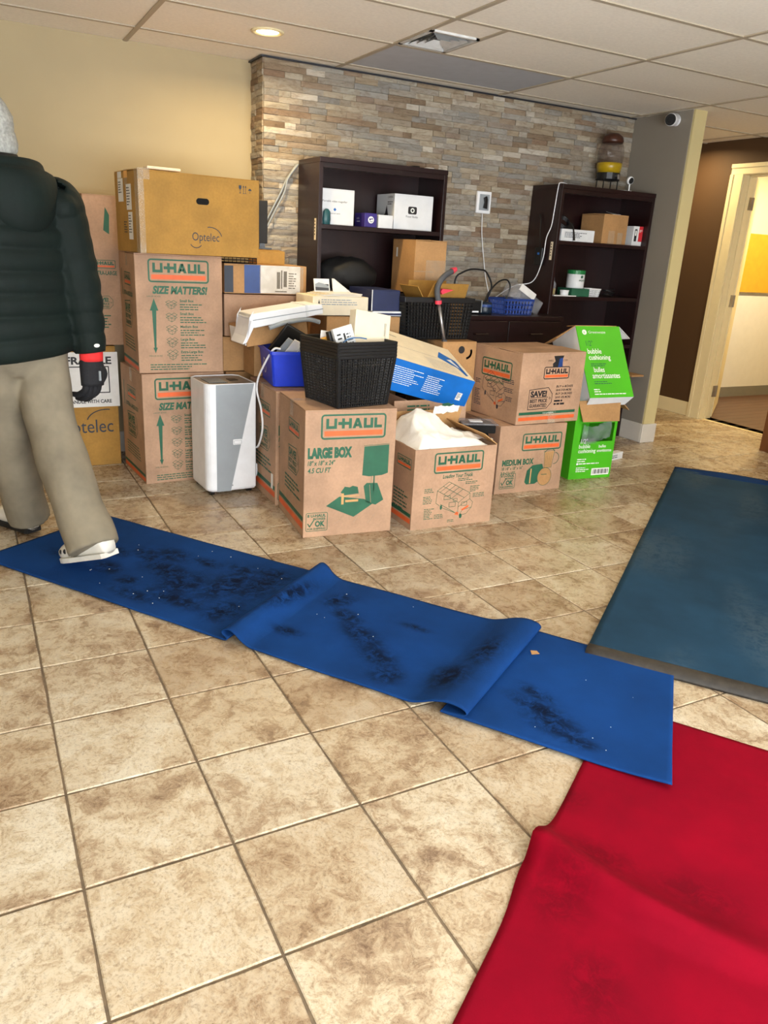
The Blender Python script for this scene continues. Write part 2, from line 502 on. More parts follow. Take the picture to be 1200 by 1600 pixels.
# ---- grey stub wall beside the bookcase, with cream end and baseboard
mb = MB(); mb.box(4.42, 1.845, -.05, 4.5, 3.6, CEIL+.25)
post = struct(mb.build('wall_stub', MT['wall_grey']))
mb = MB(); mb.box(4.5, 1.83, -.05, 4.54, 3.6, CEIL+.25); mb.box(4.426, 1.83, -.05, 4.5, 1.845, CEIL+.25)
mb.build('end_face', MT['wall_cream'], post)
mb = MB(); mb.box(4.407, 1.817, 0, 4.553, 1.83, .145); mb.box(4.407, 1.83, 0, 4.42, 2.05, .145); mb.box(4.54, 1.83, 0, 4.553, 3.6, .145)
struct(mb.build('baseboard_stub', MT['trim_white'], bevel=.004))

# ---- brown hall wall with the doorway
HX = 5.71; DY0, DY1, DZ = 1.50, 2.385, 2.045
mb = MB(); mb.box(HX, DY1+.03, -.05, HX+.13, 3.6, CEIL+.25); mb.box(HX, DY0-.03, DZ+.02, HX+.13, DY1+.03, CEIL+.25); mb.box(HX, Y0, -.05, HX+.13, DY0-.03, CEIL+.25)
struct(mb.build('wall_hall', MT['wall_brown']))
mb = MB(); mb.box(4.54, 3.5, -.05, HX, 3.6, CEIL+.25)
struct(mb.build('wall_hall_end', MT['wall_brown']))
mb = MB(); mb.box(HX-.013, DY1+.12, 0, HX, 3.5, .125); mb.box(HX-.013, Y0, 0, HX, DY0-.12, .125)
struct(mb.build('baseboard_hall', MT['trim_cream'], bevel=.004))
d1 = bpy.data.objects.new('door_1', None); COL.objects.link(d1); d1.location = (HX, DY1, 0); struct(d1)
for ya, yb, yo in ((.01, .13, .1), (DY0-DY1-.13, DY0-DY1-.01, DY0-DY1-.13)):
    mb = MB(); mb.box(-.02, ya, 0, 0, yb, DZ+.005); mb.box(-.029, yo, 0, -.0201, yo+.03, DZ+.005); mb.build('casing_side', MT['trim_cream'], d1)
mb = MB(); mb.box(-.02, DY0-DY1-.13, DZ+.0055, 0, .13, DZ+.085); mb.box(-.029, DY0-DY1-.13, DZ+.055, -.0201, .13, DZ+.085); mb.build('casing_head', MT['trim_cream'], d1)
mb = MB()
mb.box(-.01, 0, 0, .14, .03, DZ+.02); mb.box(-.01, DY0-DY1-.03, 0, .14, DY0-DY1, DZ+.02); mb.box(-.01, DY0-DY1, DZ, .14, 0, DZ+.02)
mb.box(.05, -.012, 0, .085, 0, DZ); mb.box(.05, DY0-DY1, DZ-.012, .085, 0, DZ)
mb.build('jamb', MT['trim_cream'], d1, bevel=.002)
leaf = bpy.data.objects.new('leaf_pivot', None)
ang = math.radians(36.5)
M = Matrix.Translation((.147, -.004, 0)) @ Matrix.Rotation(ang, 4, 'Z')
mb = MB(); mb.box(0, 0, .012, .86, .042, DZ-.006, M)
lf = mb.build('door_leaf', MT['trim_cream'], d1, bevel=.003)
for hz in (.25, 1.04, 1.83):
    mb = MB(); mb.box(.098, -.006, hz-.05, .142, .002, hz+.05); mb.tube([(.146, -.006, hz-.05), (.146, -.006, hz+.05)], .007)
    mb.box(.002, -.004, hz-.05, .04, .0, hz+.05, M)
    mb.build('hinge', MT['steel'], d1)
mb = MB()
mb.lathe([(.0, .06+.042), (.026, .055+.042), (.026, .03+.042), (.01, .02+.042), (.01, .042)], 14, M @ Matrix.Translation((.79, 0, 1.0)) @ Matrix.Rotation(-math.pi/2, 4, 'X'))
mb.build('door_knob', MT['steel'], lf, smooth=True)
# ---- office beyond the doorway
mb = MB(); mb.box(5.84, .6, -.06, 9.0, 3.3, -.004); struct(mb.build('floor_office', MT['office_floor']))
fo = bpy.data.objects['floor_office']
for k in range(15):
    yy = 1.5 + k*.115
    mb = MB()
    xs = [5.75 + (k*.37 % .9) - .9]
    mb.box(5.76, yy, -.004, 9.0, yy+.1125, 0.0)
    mb.build('plank', MT['office_floor'], fo)
mb = MB(); mb.box(HX+.02, DY0, -.004, 5.765, DY1, .002); struct(mb.build('trim_2', MT['trim_cream'], bevel=.001))
mb = MB(); mb.box(5.84, 3.216, -.05, 9.0, 3.3, CEIL+.25); wo = struct(mb.build('wall_office', MT['office_wall']))
mb = MB(); mb.box(9.0, .6, -.05, 9.1, 3.3, CEIL+.25); mb.box(5.84, .5, -.05, 9.1, .6, CEIL+.25); struct(mb.build('wall_office_side', MT['office_wall']))
mb = MB(); mb.box(5.9, 3.205, 1.085, 8.9, 3.216, 1.65); mb.build('tack_panel', MT['office_yellow'], wo)
mb = MB(); mb.box(5.9, 3.204, .105, 8.9, 3.216, 1.06); mb.build('lower_panel', MT['office_low'], wo)
mb = MB(); mb.box(5.9, 3.195, 1.062, 8.9, 3.216, 1.082); mb.build('panel_rail', MT['steel'], wo)
mb = MB(); mb.box(5.84, 3.2, 0, 9.0, 3.21, .105); struct(mb.build('baseboard_office', MT['rubber_base']))
mb = MB(); mb.box(5.84, .6, CEIL+.1, 9.0, 3.3, CEIL+.2); struct(mb.build('ceiling_office', MT['ceil_tile']))

# ---- wall behind the camera with the shop window
WX0, WX1, WZ0, WZ1 = -1.3, 3.0, .3, 2.28
mb = MB()
mb.box(X0, Y0-.1, -.05, WX0, Y0, CEIL+.25); mb.box(WX1, Y0-.1, -.05, HX+.13, Y0, CEIL+.25)
mb.box(WX0, Y0-.1, -.05, WX1, Y0, WZ0); mb.box(WX0, Y0-.1, WZ1, WX1, Y0, CEIL+.25)
struct(mb.build('wall_front', MT['wall_beige']))
win = bpy.data.objects.new('window_1', None); COL.objects.link(win); win.location = (WX0, Y0-.05, WZ0); struct(win)
mb = MB(); ww, wh = WX1-WX0, WZ1-WZ0
for k in range(4): x = k*(ww-.05)/3; mb.box(x, -.03, 0, x+.05, .03, wh)
mb.box(0, -.03, 0, ww, .03, .05); mb.box(0, -.03, wh-.05, ww, .03, wh)
mb.build('window_frame', MT['dark_trim'], win)
for k in range(3):
    x = k*(ww-.05)/3+.05; mb = MB(); mb.box(x, -.004, .05, x+(ww-.05)/3-.05, .004, wh-.05)
    mb.build('pane', MT['glass'], win)

# ---- suspended ceiling: slab, grid bars, individual panels
mb = MB(); mb.box(X0-.1, Y0-.1, CEIL+.2, HX+.13, 3.6, CEIL+.25)
ceiling = struct(mb.build('ceiling', MT['ceil_tile']))
GX = [.832 + 1.176*k for k in range(-3, 6)]
GY = [1.06 + .597*k for k in range(-8, 5)]
GX = [x for x in GX if X0 < x < HX]; GY = [y for y in GY if Y0 < y < 3.5]
bw = .012
for x in GX:
    mb = MB(); y1 = 2.6 if x < 1.56 else (SY-.02 if x < 4.42 else 3.5); mb.box(x-bw, Y0, CEIL-.002, x+bw, y1, CEIL+.02); mb.build('grid_runner', MT['tbar'], ceiling)
for y in GY:
    mb = MB(); x0, x1 = (X0, HX)
    if y > SY-.02: x1 = 1.54
    if y > 2.6: x0, x1 = 4.54, HX
    mb.box(x0, y-bw, CEIL-.0015, x1, y+bw, CEIL+.02); mb.build('grid_tee', MT['tbar'], ceiling)
mb = MB(); mb.box(2.3-bw, 1.06, CEIL-.001, 2.3+bw, 1.657, CEIL+.02); mb.build('grid_tee', MT['tbar'], ceiling)
XS = [X0] + GX + [HX]; YS = [Y0] + GY + [3.5]
for a in range(len(XS)-1):
    for b in range(len(YS)-1):
        x0, x1, y0, y1 = XS[a], XS[a+1], YS[b], YS[b+1]
        if y0 > 2.6 and x1 < 4.5: continue
        if x1 < 4.5 and y1 > 2.6: y1 = 2.6
        parts = [(x0, x1)]
        mt = MT['ceil_tile']
        if abs(x0-2.008) < .02 and abs(y0-1.06) < .02: parts = [(2.3, x1)]
        if abs(x0-2.008) < .02 and abs(y0-1.657) < .02: mt = MT['ceil_grey']
        for p0, p1 in parts:
            mb = MB(); mb.box(p0+.004, y0+.004, CEIL+.004, p1-.004, y1-.004, CEIL+.018)
            mb.build('ceiling_panel', mt, ceiling)
# the small panel that carries the air vent
VX, VY = 2.15, 1.45
mb = MB(); mb.box(2.012, 1.064, CEIL+.004, 2.296, 1.29, CEIL+.018); mb.build('ceiling_panel', MT['ceil_tile'], ceiling)

# ---- recessed lights
def recessed(loc, label, energy, lens=True):
    t = thing('recessed_light', label, 'ceiling light', loc)
    mb = MB(); mb.lathe([(.062, .0), (.062, -.004), (.075, -.006), (.082, -.003), (.084, .003), (.062, .003)], 32); mb.build('trim_ring', MT['trim_cream'], t, smooth=True)
    mb = MB(); mb.lathe([(.0, -.002), (.045, -.0025), (.0615, .001), (.0615, .003), (0, .003)], 28); mb.build('lens', MT['lamp'], t, smooth=True)
    l = bpy.data.lights.new('lamp_light', 'AREA'); l.shape = 'DISK'; l.size = .11; l.energy = energy; l.color = (1.0, .76, .40); l.spread = math.radians(165)
    o = bpy.data.objects.new('lamp_light', l); COL.objects.link(o); o.parent = t; o.location = (0, 0, -.012)
recessed((1.399, 1.873, CEIL), 'warm glowing recessed ceiling light beside the stone wall', 17)
recessed((5.35, 2.75, CEIL), 'recessed ceiling light in the brown hall behind the stub wall', 16)
recessed((2.6, -.75, CEIL), 'added recessed ceiling light above the slate blue mat, out of view overhead', 9)  # unseen lamp, added to warm the rugs and box fronts
recessed((4.75, .3, CEIL), 'added unseen recessed ceiling light above the far end of the slate blue mat', 9)  # also added out of view, for more warm light deeper in the room
recessed((7.0, 2.3, CEIL+.1), 'recessed ceiling light inside the office beyond the doorway', 60)

# ---- air vent
t = thing('ceiling_vent', 'square metal ceiling air vent next to the grey ceiling panel', 'vent', (VX, VY, CEIL))
mb = MB()
hw, hd = .14, .165
for a, b, c, d in ((-hw,-hd,hw,-hd+.02), (-hw,hd-.02,hw,hd), (-hw,-hd,-hw+.02,hd), (hw-.02,-hd,hw,hd)): mb.box(a, b, -.006, c, d, .012)
mb.build('vent_frame', MT['vent_metal'], t)
mb = MB(); mb.box(-hw, -hd, .012, hw, hd, .016); mb.build('vent_back', MT['grey_rubber'], t)
for k in range(3):
    q = .095 - k*.028
    for a in range(4):
        M = Matrix.Rotation(a*math.pi/2, 4, 'Z'); r = (hd/hw if a % 2 == 0 else 1); r2_ = (1 if a % 2 == 0 else hd/hw)
        mb = MB(); mb.add([M @ Vector((-q*r2_, -q*r-.012, -.008)), M @ Vector((q*r2_, -q*r-.012, -.008)), M @ Vector((q*r2_*.9, -q*r+.01, .01)), M @ Vector((-q*r2_*.9, -q*r+.01, .01)),
              M @ Vector((-q*r2_, -q*r-.010, -.006)), M @ Vector((q*r2_, -q*r-.010, -.006)), M @ Vector((q*r2_*.9, -q*r+.012, .012)), M @ Vector((-q*r2_*.9, -q*r+.012, .012))],
              [(0,1,2,3),(7,6,5,4),(0,4,5,1),(1,5,6,2),(2,6,7,3),(3,7,4,0)])
        mb.build('louvre', MT['vent_metal'], t)

# ================================================================ flat print on faces
_tc = {}
def text_mesh(s, bold=0.0):
    k = (s, bold)
    if k not in _tc:
        c = bpy.data.curves.new('t', 'FONT'); c.body = s; c.size = 1.0; c.offset = bold; c.resolution_u = 3
        o = bpy.data.objects.new('t', c)
        me = o.to_mesh()
        vs = [(v.co.x, v.co.y) for v in me.vertices]; fs = [tuple(p.vertices) for p in me.polygons]
        o.to_mesh_clear(); bpy.data.objects.remove(o); bpy.data.curves.remove(c)
        _tc[k] = (vs, fs)
    return _tc[k]
class Print:
    cnt = 0
    """flat drawing on a planar face; o origin, u right, v up, n outward (unit vectors); metres"""
    def __init__(s, o, u, v, n=None):
        s.o, s.u, s.v = Vector(o), Vector(u).normalized(), Vector(v).normalized()
        s.n = s.u.cross(s.v).normalized() if n is None else Vector(n); s.l = {}; s.g = None
    def P(s, x, y, k): return s.o + s.u*x + s.v*y + s.n*(.0007 + .0005*k)
    def raw(s, col, k, vs, fs):
        s.l.setdefault((s.g, col), MB()).add([s.P(x, y, k) for x, y in vs], fs)
    def poly(s, col, pts, k=0): s.raw(col, k, pts, [tuple(range(len(pts)))])
    def rect(s, col, x, y, w, h, k=0): s.poly(col, [(x,y),(x+w,y),(x+w,y+h),(x,y+h)], k)
    def line(s, col, pts, wd, k=0, closed=False):
        if closed: pts = list(pts) + [pts[0]]
        for (ax, ay), (bx, by) in zip(pts, pts[1:]):
            dx, dy = bx-ax, by-ay; L = math.hypot(dx, dy) or 1; nx, ny = -dy/L*wd/2, dx/L*wd/2; ex, ey = dx/L*wd*.3, dy/L*wd*.3
            s.poly(col, [(ax-ex-nx,ay-ey-ny),(bx+ex-nx,by+ey-ny),(bx+ex+nx,by+ey+ny),(ax-ex+nx,ay-ey+ny)], k)
    def rrect(s, x, y, w, h, r, n=5):
        out = []
        for cx, cy, a0 in ((x+w-r,y+h-r,0),(x+r,y+h-r,90),(x+r,y+r,180),(x+w-r,y+r,270)):
            for i in range(n+1):
                a = math.radians(a0+90*i/n); out.append((cx+r*math.cos(a), cy+r*math.sin(a)))
        return out
    def frame(s, col, x, y, w, h, t, r, k=0):
        A = s.rrect(x,y,w,h,r); B = s.rrect(x+t,y+t,w-2*t,h-2*t,max(r-t,.0005)); n = len(A)
        s.raw(col, k, A+B, [(i,(i+1)%n,n+(i+1)%n,n+i) for i in range(n)])
    def disc(s, col, x, y, r, k=0, ry=None, n=20):
        s.poly(col, [(x+r*math.cos(2*math.pi*i/n), y+(ry or r)*math.sin(2*math.pi*i/n)) for i in range(n)], k)
    def arc(s, col, x, y, r, a0, a1, wd, k=0, ry=None, n=14):
        g0 = s.g; Print.cnt += 1; s.g = g0 or 'arc_mark#%d' % Print.cnt
        s.line(col, [(x+r*math.cos(math.radians(a0+(a1-a0)*i/n)), y+(ry or r)*math.sin(math.radians(a0+(a1-a0)*i/n))) for i in range(n+1)], wd, k); s.g = g0
    def text(s, col, st, x, y, h, w=None, bold=.0, shear=0, k=0, align='L'):
        vs, fs = text_mesh(st, bold)
        if not vs: return
        x0 = min(p[0] for p in vs); x1 = max(p[0] for p in vs); y1 = .73
        sy = h/y1; sx = sy if w is None else w/(x1-x0)
        W = (x1-x0)*sx; x -= (W/2 if align == 'C' else 0)
        g0 = s.g; Print.cnt += 1; s.g = g0 or 'lettering#%d' % Print.cnt
        s.raw(col, k, [(x+(p[0]-x0)*sx+p[1]*sy*shear, y+p[1]*sy) for p in vs], fs); s.g = g0
    def fine(s, col, x, y, w, n, lh=.011, seed=0, k=0, t=.42):
        rr = random.Random(seed); g0 = s.g; s.g = 'fine_print'
        for i in range(n):
            q = x; e = x + w*rr.uniform(.6, 1)
            while q < e:
                L = rr.uniform(.008, .028)*lh/.011; L = min(L, e-q)
                if L > .002: s.rect(col, q, y-i*lh, L, lh*t, k)
                q += L + lh*.3
        s.g = g0
    def build(s, parent, names=None):
        for (g, col), mb in s.l.items():
            g = g and g.split('#')[0]
            o = mb.build(g + ('_orange' if col == O and g == 'logo' else '') if g else {'green_ink':'green_print','orange_ink':'orange_print','dark_ink':'black_print','white_print':'white_print','navy_ink':'dark_print'}.get(col, col+'_print'), MT[col], parent)
            if g == 'fine_print': o['kind'] = 'stuff'
G, O, K, W = 'green_ink', 'orange_ink', 'dark_ink', 'white_print'
def uhaul(p, x, y, w, col=G):
    """logo plate: rounded frame, block letters, orange bar; x,y lower left"""
    g0 = p.g; p.g = 'logo'; h = .37*w; t = .026*w
    p.frame(col, x, y, w, h, t, .055*w)
    p.rect(O, x+.052*w, y+.05*w, .895*w, .074*w)
    sx = .86*w/5.25; sy = .15*w; ox = x+.075*w; oy = y+.157*w
    def q(*pts): p.poly(col, [(ox+a*sx, oy+b*sy) for a, b in pts])
    def r(a,b,c,d): q((a,b),(c,b),(c,d),(a,d))
    r(0,.0,.26,1); r(.74,.28,1,1); r(.26,0,1,.28)
    r(1.1,.36,1.45,.66); r(1.45,0,1.72,1); r(2.1,0,2.37,1); r(1.72,.36,2.1,.66)
    q((2.45,0),(2.74,0),(3.05,1),(2.78,1)); q((3.1,0),(3.4,0),(3.05,1),(2.86,.9)); r(2.7,.18,3.12,.42)
    r(3.5,0,3.77,1); r(4.13,.28,4.4,1); r(3.77,0,4.4,.28)
    r(4.5,0,4.77,1); r(4.77,0,5.25,.28)
    p.g = g0
def ok_badge(p, x, y, w):
    g0 = p.g; p.g = 'shipping_badge'; p.frame(G, x, y, w, w*.86, w*.025, w*.08)
    p.text(G, '8 U-HAUL', x+.07*w, y+.66*w, .13*w, .84*w, .04)
    p.text(G, 'BOXES', x+.34*w, y+.52*w, .1*w, .55*w, .04)
    p.line(G, [(x+.1*w, y+.36*w), (x+.18*w, y+.22*w), (x+.36*w, y+.5*w)], .05*w)
    p.text(G, 'OK', x+.42*w, y+.22*w, .25*w, .46*w, .05)
    p.text(G, 'FOR SHIPPING', x+.07*w, y+.07*w, .09*w, .84*w, .03); p.g = g0
def save_tag(p, x, y, w, col=G):
    g0 = p.g; p.g = 'savings_tag'; h = .72*w
    p.line(col, [(x,y),(x+.8*w,y+.02*w),(x+w,y+.22*w),(x+w,y+.5*w),(x+.8*w,y+h),(x,y+.66*w)], .022*w, 0, True)
    p.text(col, 'SAVE!', x+.06*w, y+.43*w, .19*w, .7*w, .05)
    p.rect(col, x+.05*w, y+.385*w, .78*w, .018*w)
    p.text(col, 'BEST PRICE', x+.06*w, y+.23*w, .115*w, .74*w, .03)
    p.text(col, 'GUARANTEED', x+.06*w, y+.07*w, .115*w, .74*w, .03)
    p.arc(col, x+.91*w, y+.36*w, .03*w, 0, 360, .015*w); p.g = g0
def stripes(p, w, y=.02, h=.028):
    p.g = 'base_stripe'; p.rect(G, .01, y+h*1.3, w-.02, h*.75); p.rect(O, .01, y, w-.02, h); p.g = None
def truck(p, x, y, w, col=G, wd=.0022):
    """line drawing of a loaded moving truck seen from above and the side; w wide, about .72 w high"""
    g0 = p.g; p.g = 'truck_drawing'
    def L(*pts, c=False): p.line(col, [(x+a*w, y+b*w) for a, b in pts], wd, 0, c)
    L((.02,.52),(.30,.70),(.86,.40),(.58,.20),(.02,.52)); L((.02,.52),(.0,.24),(.1,.17)); L((.58,.20),(.58,-.06),(.16,.12),c=False)
    L((.86,.40),(.87,.26)); L((.87,.26),(.95,.18),(.93,.06),(.80,-.08),(.62,-.1)); L((.58,.10),(.72,.18),(.87,.26)); L((.62,-.1),(.70,.02),(.93,.06))
    for k in range(4):
        t = .12+.18*k; L((.30*(1-t)+.86*t-.0, .70*(1-t)+.40*t), (.02*(1-t)+.58*t, .52*(1-t)+.20*t))
    L((.16,.61),(.72,.30))
    p.poly(O, [(x+a*w, y+b*w) for a, b in ((.66,.03),(.84,.12),(.86,.08),(.70,.0))]); p.poly(O, [(x+a*w, y+b*w) for a, b in ((.5,-.07),(.6,-.1),(.6,-.03),(.54,-.01))])
    p.disc(col, x+.14*w, y+.13*w, .028*w, 0, .055*w); p.disc(col, x+.66*w, y-.12*w, .035*w, 0, .055*w)
    for a, b, c_, d in ((.2,.3,.36,.38),(.34,.12,.5,.22),(.44,.24,.54,.3),(.66,.12,.8,.2)):
        L((a,b),(c_,b),(c_,d),(a,d),c=True)
    L((.12,.2),(.5,-.02)); p.g = g0
def open_box_icon(p, x, y, w, h, col=G, wd=.002):
    p.g = 'box_icon'
    def L(*pts): p.line(col, [(x+a*w, y+b*h) for a, b in pts], wd)
    L((.2,.6),(.5,.42),(.8,.6),(.5,.78),(.2,.6)); L((.2,.6),(.2,.2),(.5,.0),(.8,.2),(.8,.6)); L((.5,.42),(.5,0))
    L((.2,.6),(0,.75),(.3,.93),(.5,.78),(.72,.95),(1,.74),(.8,.6)); L((.2,.6),(.02,.45),(.32,.3),(.5,.42),(.7,.28),(.98,.46),(.8,.6)); p.g = None

# ================================================================ cartons
def faces_of(w, d, h):
    return {'front': Print((-w/2,-d/2,0),(1,0,0),(0,0,1)), 'left': Print((-w/2,d/2,0),(0,-1,0),(0,0,1)),
            'right': Print((w/2,-d/2,0),(0,1,0),(0,0,1)), 'top': Print((-w/2,-d/2,h),(1,0,0),(0,1,0))}
def carton(name, label, fl, yaw, w, d, h, z=0, mat='kraft', lid='x', tape=True, cat='box', group=None, bev=.003):
    """closed carton; fl = world x,y of the front-left base corner; yaw in degrees"""
    a = math.radians(yaw); ca, sa = math.cos(a), math.sin(a)
    cx = fl[0] + ca*w/2 - sa*d/2; cy = fl[1] + sa*w/2 + ca*d/2
    t = thing(name, label, cat, (cx, cy, z), a, group)
    mb = MB(); mb.box(-w/2,-d/2,0,w/2,d/2,h-.006); mb.build('body', MT[mat], t, bevel=bev)
    rr = random.Random(name+label)
    r1_, r2_ = rr.uniform(.001,.005), rr.uniform(.001,.005)
    for sgn, rise in ((-1, r1_), (1, r2_)):
        mb = MB()
        if lid == 'x':
            e = (sgn*(d/2-.001)); f = sgn*.0018
            vs = [(-w/2+.001,e,h-.006),(w/2-.001,e,h-.006),(w/2-.001,f,h-.006+rise),(-w/2+.001,f,h-.006+rise)]
        else:
            e = (sgn*(w/2-.001)); f = sgn*.0018
            vs = [(e,-d/2+.001,h-.006),(e,d/2-.001,h-.006),(f,d/2-.001,h-.006+rise),(f,-d/2+.001,h-.006+rise)]
        mb.prism(vs, (0,0,.0055)); mb.build('top_flap', MT[mat], t)
    if tape:
        mb = MB()
        if lid == 'x':
            mb.box(-w/2-.001,-.025,h+.0045,w/2+.001,.025,h+.0052); mb.box(-w/2-.0014,-.025,h-.07,-w/2-.0004,.025,h+.0052); mb.box(w/2+.0004,-.025,h-.07,w/2+.0014,.025,h+.0052)
        else:
            mb.box(-.025,-d/2-.001,h+.0045,.025,d/2+.001,h+.0052); mb.box(-.025,-d/2-.0014,h-.07,.025,-d/2-.0004,h+.0052)
        mb.build('packing_tape', MT['tape'], t)
    return t, faces_of(w, d, h)
def shell(w, d, h, th=.005):
    mb = MB(); mb.box(-w/2,-d/2,0,w/2,-d/2+th,h); mb.box(-w/2,d/2-th,0,w/2,d/2,h)
    mb.box(-w/2,-d/2+th,0,-w/2+th,d/2-th,h); mb.box(w/2-th,-d/2+th,0,w/2,d/2-th,h); mb.box(-w/2+th,-d/2+th,0,w/2-th,d/2-th,th)
    return mb
def flap(side, w, d, h, L, deg, t, mat, th=.004, inset=.002, taper=0.0):
    """open top flap hinged on a side; deg 0 = lying closed inwards, 90 = upright, 180 = folded flat outwards"""
    a = math.radians(deg)
    if side in ('front', 'back'):
        s = -1 if side == 'front' else 1; e = Vector((0, s*d/2, h)); ax = Vector((w/2-inset,0,0)); di = Vector((0, -s*math.cos(a), math.sin(a)))
    else:
        s = -1 if side == 'left' else 1; e = Vector((s*w/2, 0, h)); ax = Vector((0,d/2-inset,0)); di = Vector((-s*math.cos(a), 0, math.sin(a)))
    nrm = ax.normalized().cross(di); axt = ax*(1-taper)
    mb = MB(); mb.prism([e-ax, e+ax, e+axt+di*L, e-axt+di*L], nrm*th)
    return mb.build('top_flap', MT[mat], t)

# ---- the two tall boxes under the long carton
def xl_front(p, w, h):
    uhaul(p, .066, h-.142, .318)
    p.text(G, 'SIZE MATTERS!', .085, h-.197, .038, .285, .05, .16)
    x = .09; p.poly(G, [(x-.022,h-.285),(x,h-.222),(x+.022,h-.285),(x+.011,h-.285),(x+.005,.135),(x+.011,.135),(x,.105),(x-.011,.135),(x-.005,.135),(x-.011,h-.285)])
    p.text(G, 'LARGER BOXES', x-.035, h-.216, .008, .07); p.text(G, 'SMALLER BOXES', x-.035, .088, .008, .07)
    for i, nm in enumerate(('Small Box', 'Small Box', 'Medium Box', 'Large Box', 'Extra-Large Box')):
        y = h-.275 - i*.067; open_box_icon(p, .15, y, .06, .046+.003*i)
        p.text(G, nm, .225, y+.036, .0135, None, .03); p.fine(G, .225, y+.02, .15, 3, .0125, 40+i)
    p.fine(G, .06, .042, .33, 3, .0125, 77)
def xl_left(p, d, h):
    uhaul(p, .14, h-.17, .18); p.text(G, 'EXTRA-LARGE BOX', .10, h-.225, .024, .26, .03)
    p.rect(G, .06, h-.23, .012, .14)
    save_tag(p, .12, .22, .2)
    p.fine(G, .08, .17, .3, 5, .016, 5); stripes(p, d, .012, .02)
t, F = carton('moving_box', 'tall printed moving box standing on the floor behind the white air conditioner', (.694, 1.843), 4, .458, .457, .612)
xl_front(F['front'], .458, .612); xl_left(F['left'], .457, .612); F['front'].build(t); F['left'].build(t)
t, F = carton('moving_box', 'tall printed moving box with a size chart under the long ochre carton', (.688, 1.862), 0, .456, .44, .612, .6145)
xl_front(F['front'], .456, .612); xl_left(F['left'], .44, .612); F['front'].build(t); F['left'].build(t)
# ---- box standing on the fragile carton, behind the tall pair
t, F = carton('moving_box', 'brown moving box stacked on the fragile carton against the beige wall', (.515, 2.315), 0, .46, .27, .80, .706)
p = F['front']; p.poly(G, [(.1,.62),(.115,.74),(.135,.7),(.13,.6)]); uhaul(p, .035, .42, .12); p.text(G, 'EXTRA-LARGE', .03, .385, .022, .13, .03); save_tag(p, .03, .2, .1); p.fine(G, .03, .16, .11, 5, .016, 9)
p.build(t)
# ---- long ochre carton on top of the stack
t, F = carton('display_carton', 'long ochre carton with an oval hand hole lying on top of the tall boxes', (.70, 1.735), 6, .635, .40, .385, 1.2295, 'kraft_ochre', 'x', True)
p = F['front']; I = 'navy_ink'
p.text(I, 'Optelec', .265, .072, .042, .145, .0); p.arc(I, .36, .085, .065, 15, 100, .004, 0, .055); p.arc(I, .285, .072, .035, 215, 320, .004, 0, .035)
def symbols(p, x, y, s, I='navy_ink'):
    p.poly(I, [(x,y+.04*s),(x,y+.062*s),(x+.024*s,y+.062*s),(x+.024*s,y+.04*s),(x+.014*s,y+.028*s),(x+.014*s,y+.008*s),(x+.02*s,y),(x+.004*s,y),(x+.01*s,y+.008*s),(x+.01*s,y+.028*s)])
    for q in (.042, .062): p.line(I, [(x+q*s,y),(x+q*s,y+.055*s)], .004*s); p.poly(I, [(x+(q-.007)*s,y+.048*s),(x+(q+.007)*s,y+.048*s),(x+q*s,y+.064*s)])
    p.line(I, [(x+.036*s,y),(x+.07*s,y)], .003*s)
    p.arc(I, x+.1*s, y+.025*s, .013*s, 0, 180, .004*s); p.line(I, [(x+.1*s,y+.04*s),(x+.1*s,y+.005*s)], .003*s); p.poly(I, [(x+.087*s,y+.026*s),(x+.113*s,y+.026*s),(x+.1*s,y+.042*s)])
symbols(p, .52, .315, .62)
p.build(t)
mb = MB(); mb.prism([(-.3175+x, -.2002, z) for x, z in p.rrect(.29, .245, .068, .03, .0149, 8)], (0, -.0012, 0)); mb.build('hand_hole', MT['hole'], t)
p = F['left']
p.rect('paper', .06, .24, .09, .11); p.rect('paper', .06, .352, .07, .03); p.rect('paper', .20, .2, .085, .12, 0); p.rect('paper', .22, .06, .07, .13, 0); p.rect('orange_paper', .17, .35, .06, .032)
p.fine(K, .207, .3, .06, 7, .013, 3, 1); p.fine(K, .226, .17, .05, 7, .013, 4, 1); p.fine(K, .14, .14, .06, 5, .012, 6, 0); p.fine(K, .07, .33, .06, 5, .012, 16, 1)
p.build(t)
mb = MB(); mb.box(-.3195,-.203,.0,-.29,-.2005,.386); mb.box(-.3195,-.2025,.0,-.318,-.15,.386); mb.box(-.32,-.203,.34,-.26,-.2004,.3905); mb.build('edge_tape', MT['tape'], t)
mb = MB(); mb.box(0,0,0,.17,.06,.014); o = mb.build('foam_strip', MT['cream'], None, bevel=.004); o.location = (.76, 1.80, 1.6215); o.rotation_euler = (0,0,math.radians(6)); tag(o, 'cream foam strip lying on the long ochre carton', 'foam strip')
# ---- fragile carton on the floor by the wall
t, F = carton('display_carton', 'ochre carton with a white fragile label standing on the floor by the wall', (-.12, 2.31), 0, .76, .275, .70, 0, 'kraft_ochre')
p = F['front']; x0 = .12
p.rect('paper', .455, .352, .315, .315); lx = .455
p.text(K, 'FRAGILE', lx+.03, .60, .042, .25, .035, 0, 1); p.frame(K, lx+.03, .432, .235, .155, .006, .004, 1)
p.poly(K, [(lx+.13,.432),(lx+.165,.432),(lx+.168,.412),(lx+.185,.405),(lx+.11,.405),(lx+.127,.412)], 1)
p.text(K, 'HANDLE WITH CARE', lx+.03, .375, .02, .24, .03, 0, 1)
p.text('navy_ink', 'Optelec', .425, .20, .082, .30, .0); p.arc('navy_ink', .69, .26, .11, 80, 165, .006, 0, .075); p.arc('navy_ink', .45, .165, .06, 205, 335, .006, 0, .03)
p.build(t)
t, F = carton('storage_box', 'plain brown carton low against the wall behind the walking person', (-.75, 2.30), 0, .6, .28, .36, 0, 'kraft_ochre')

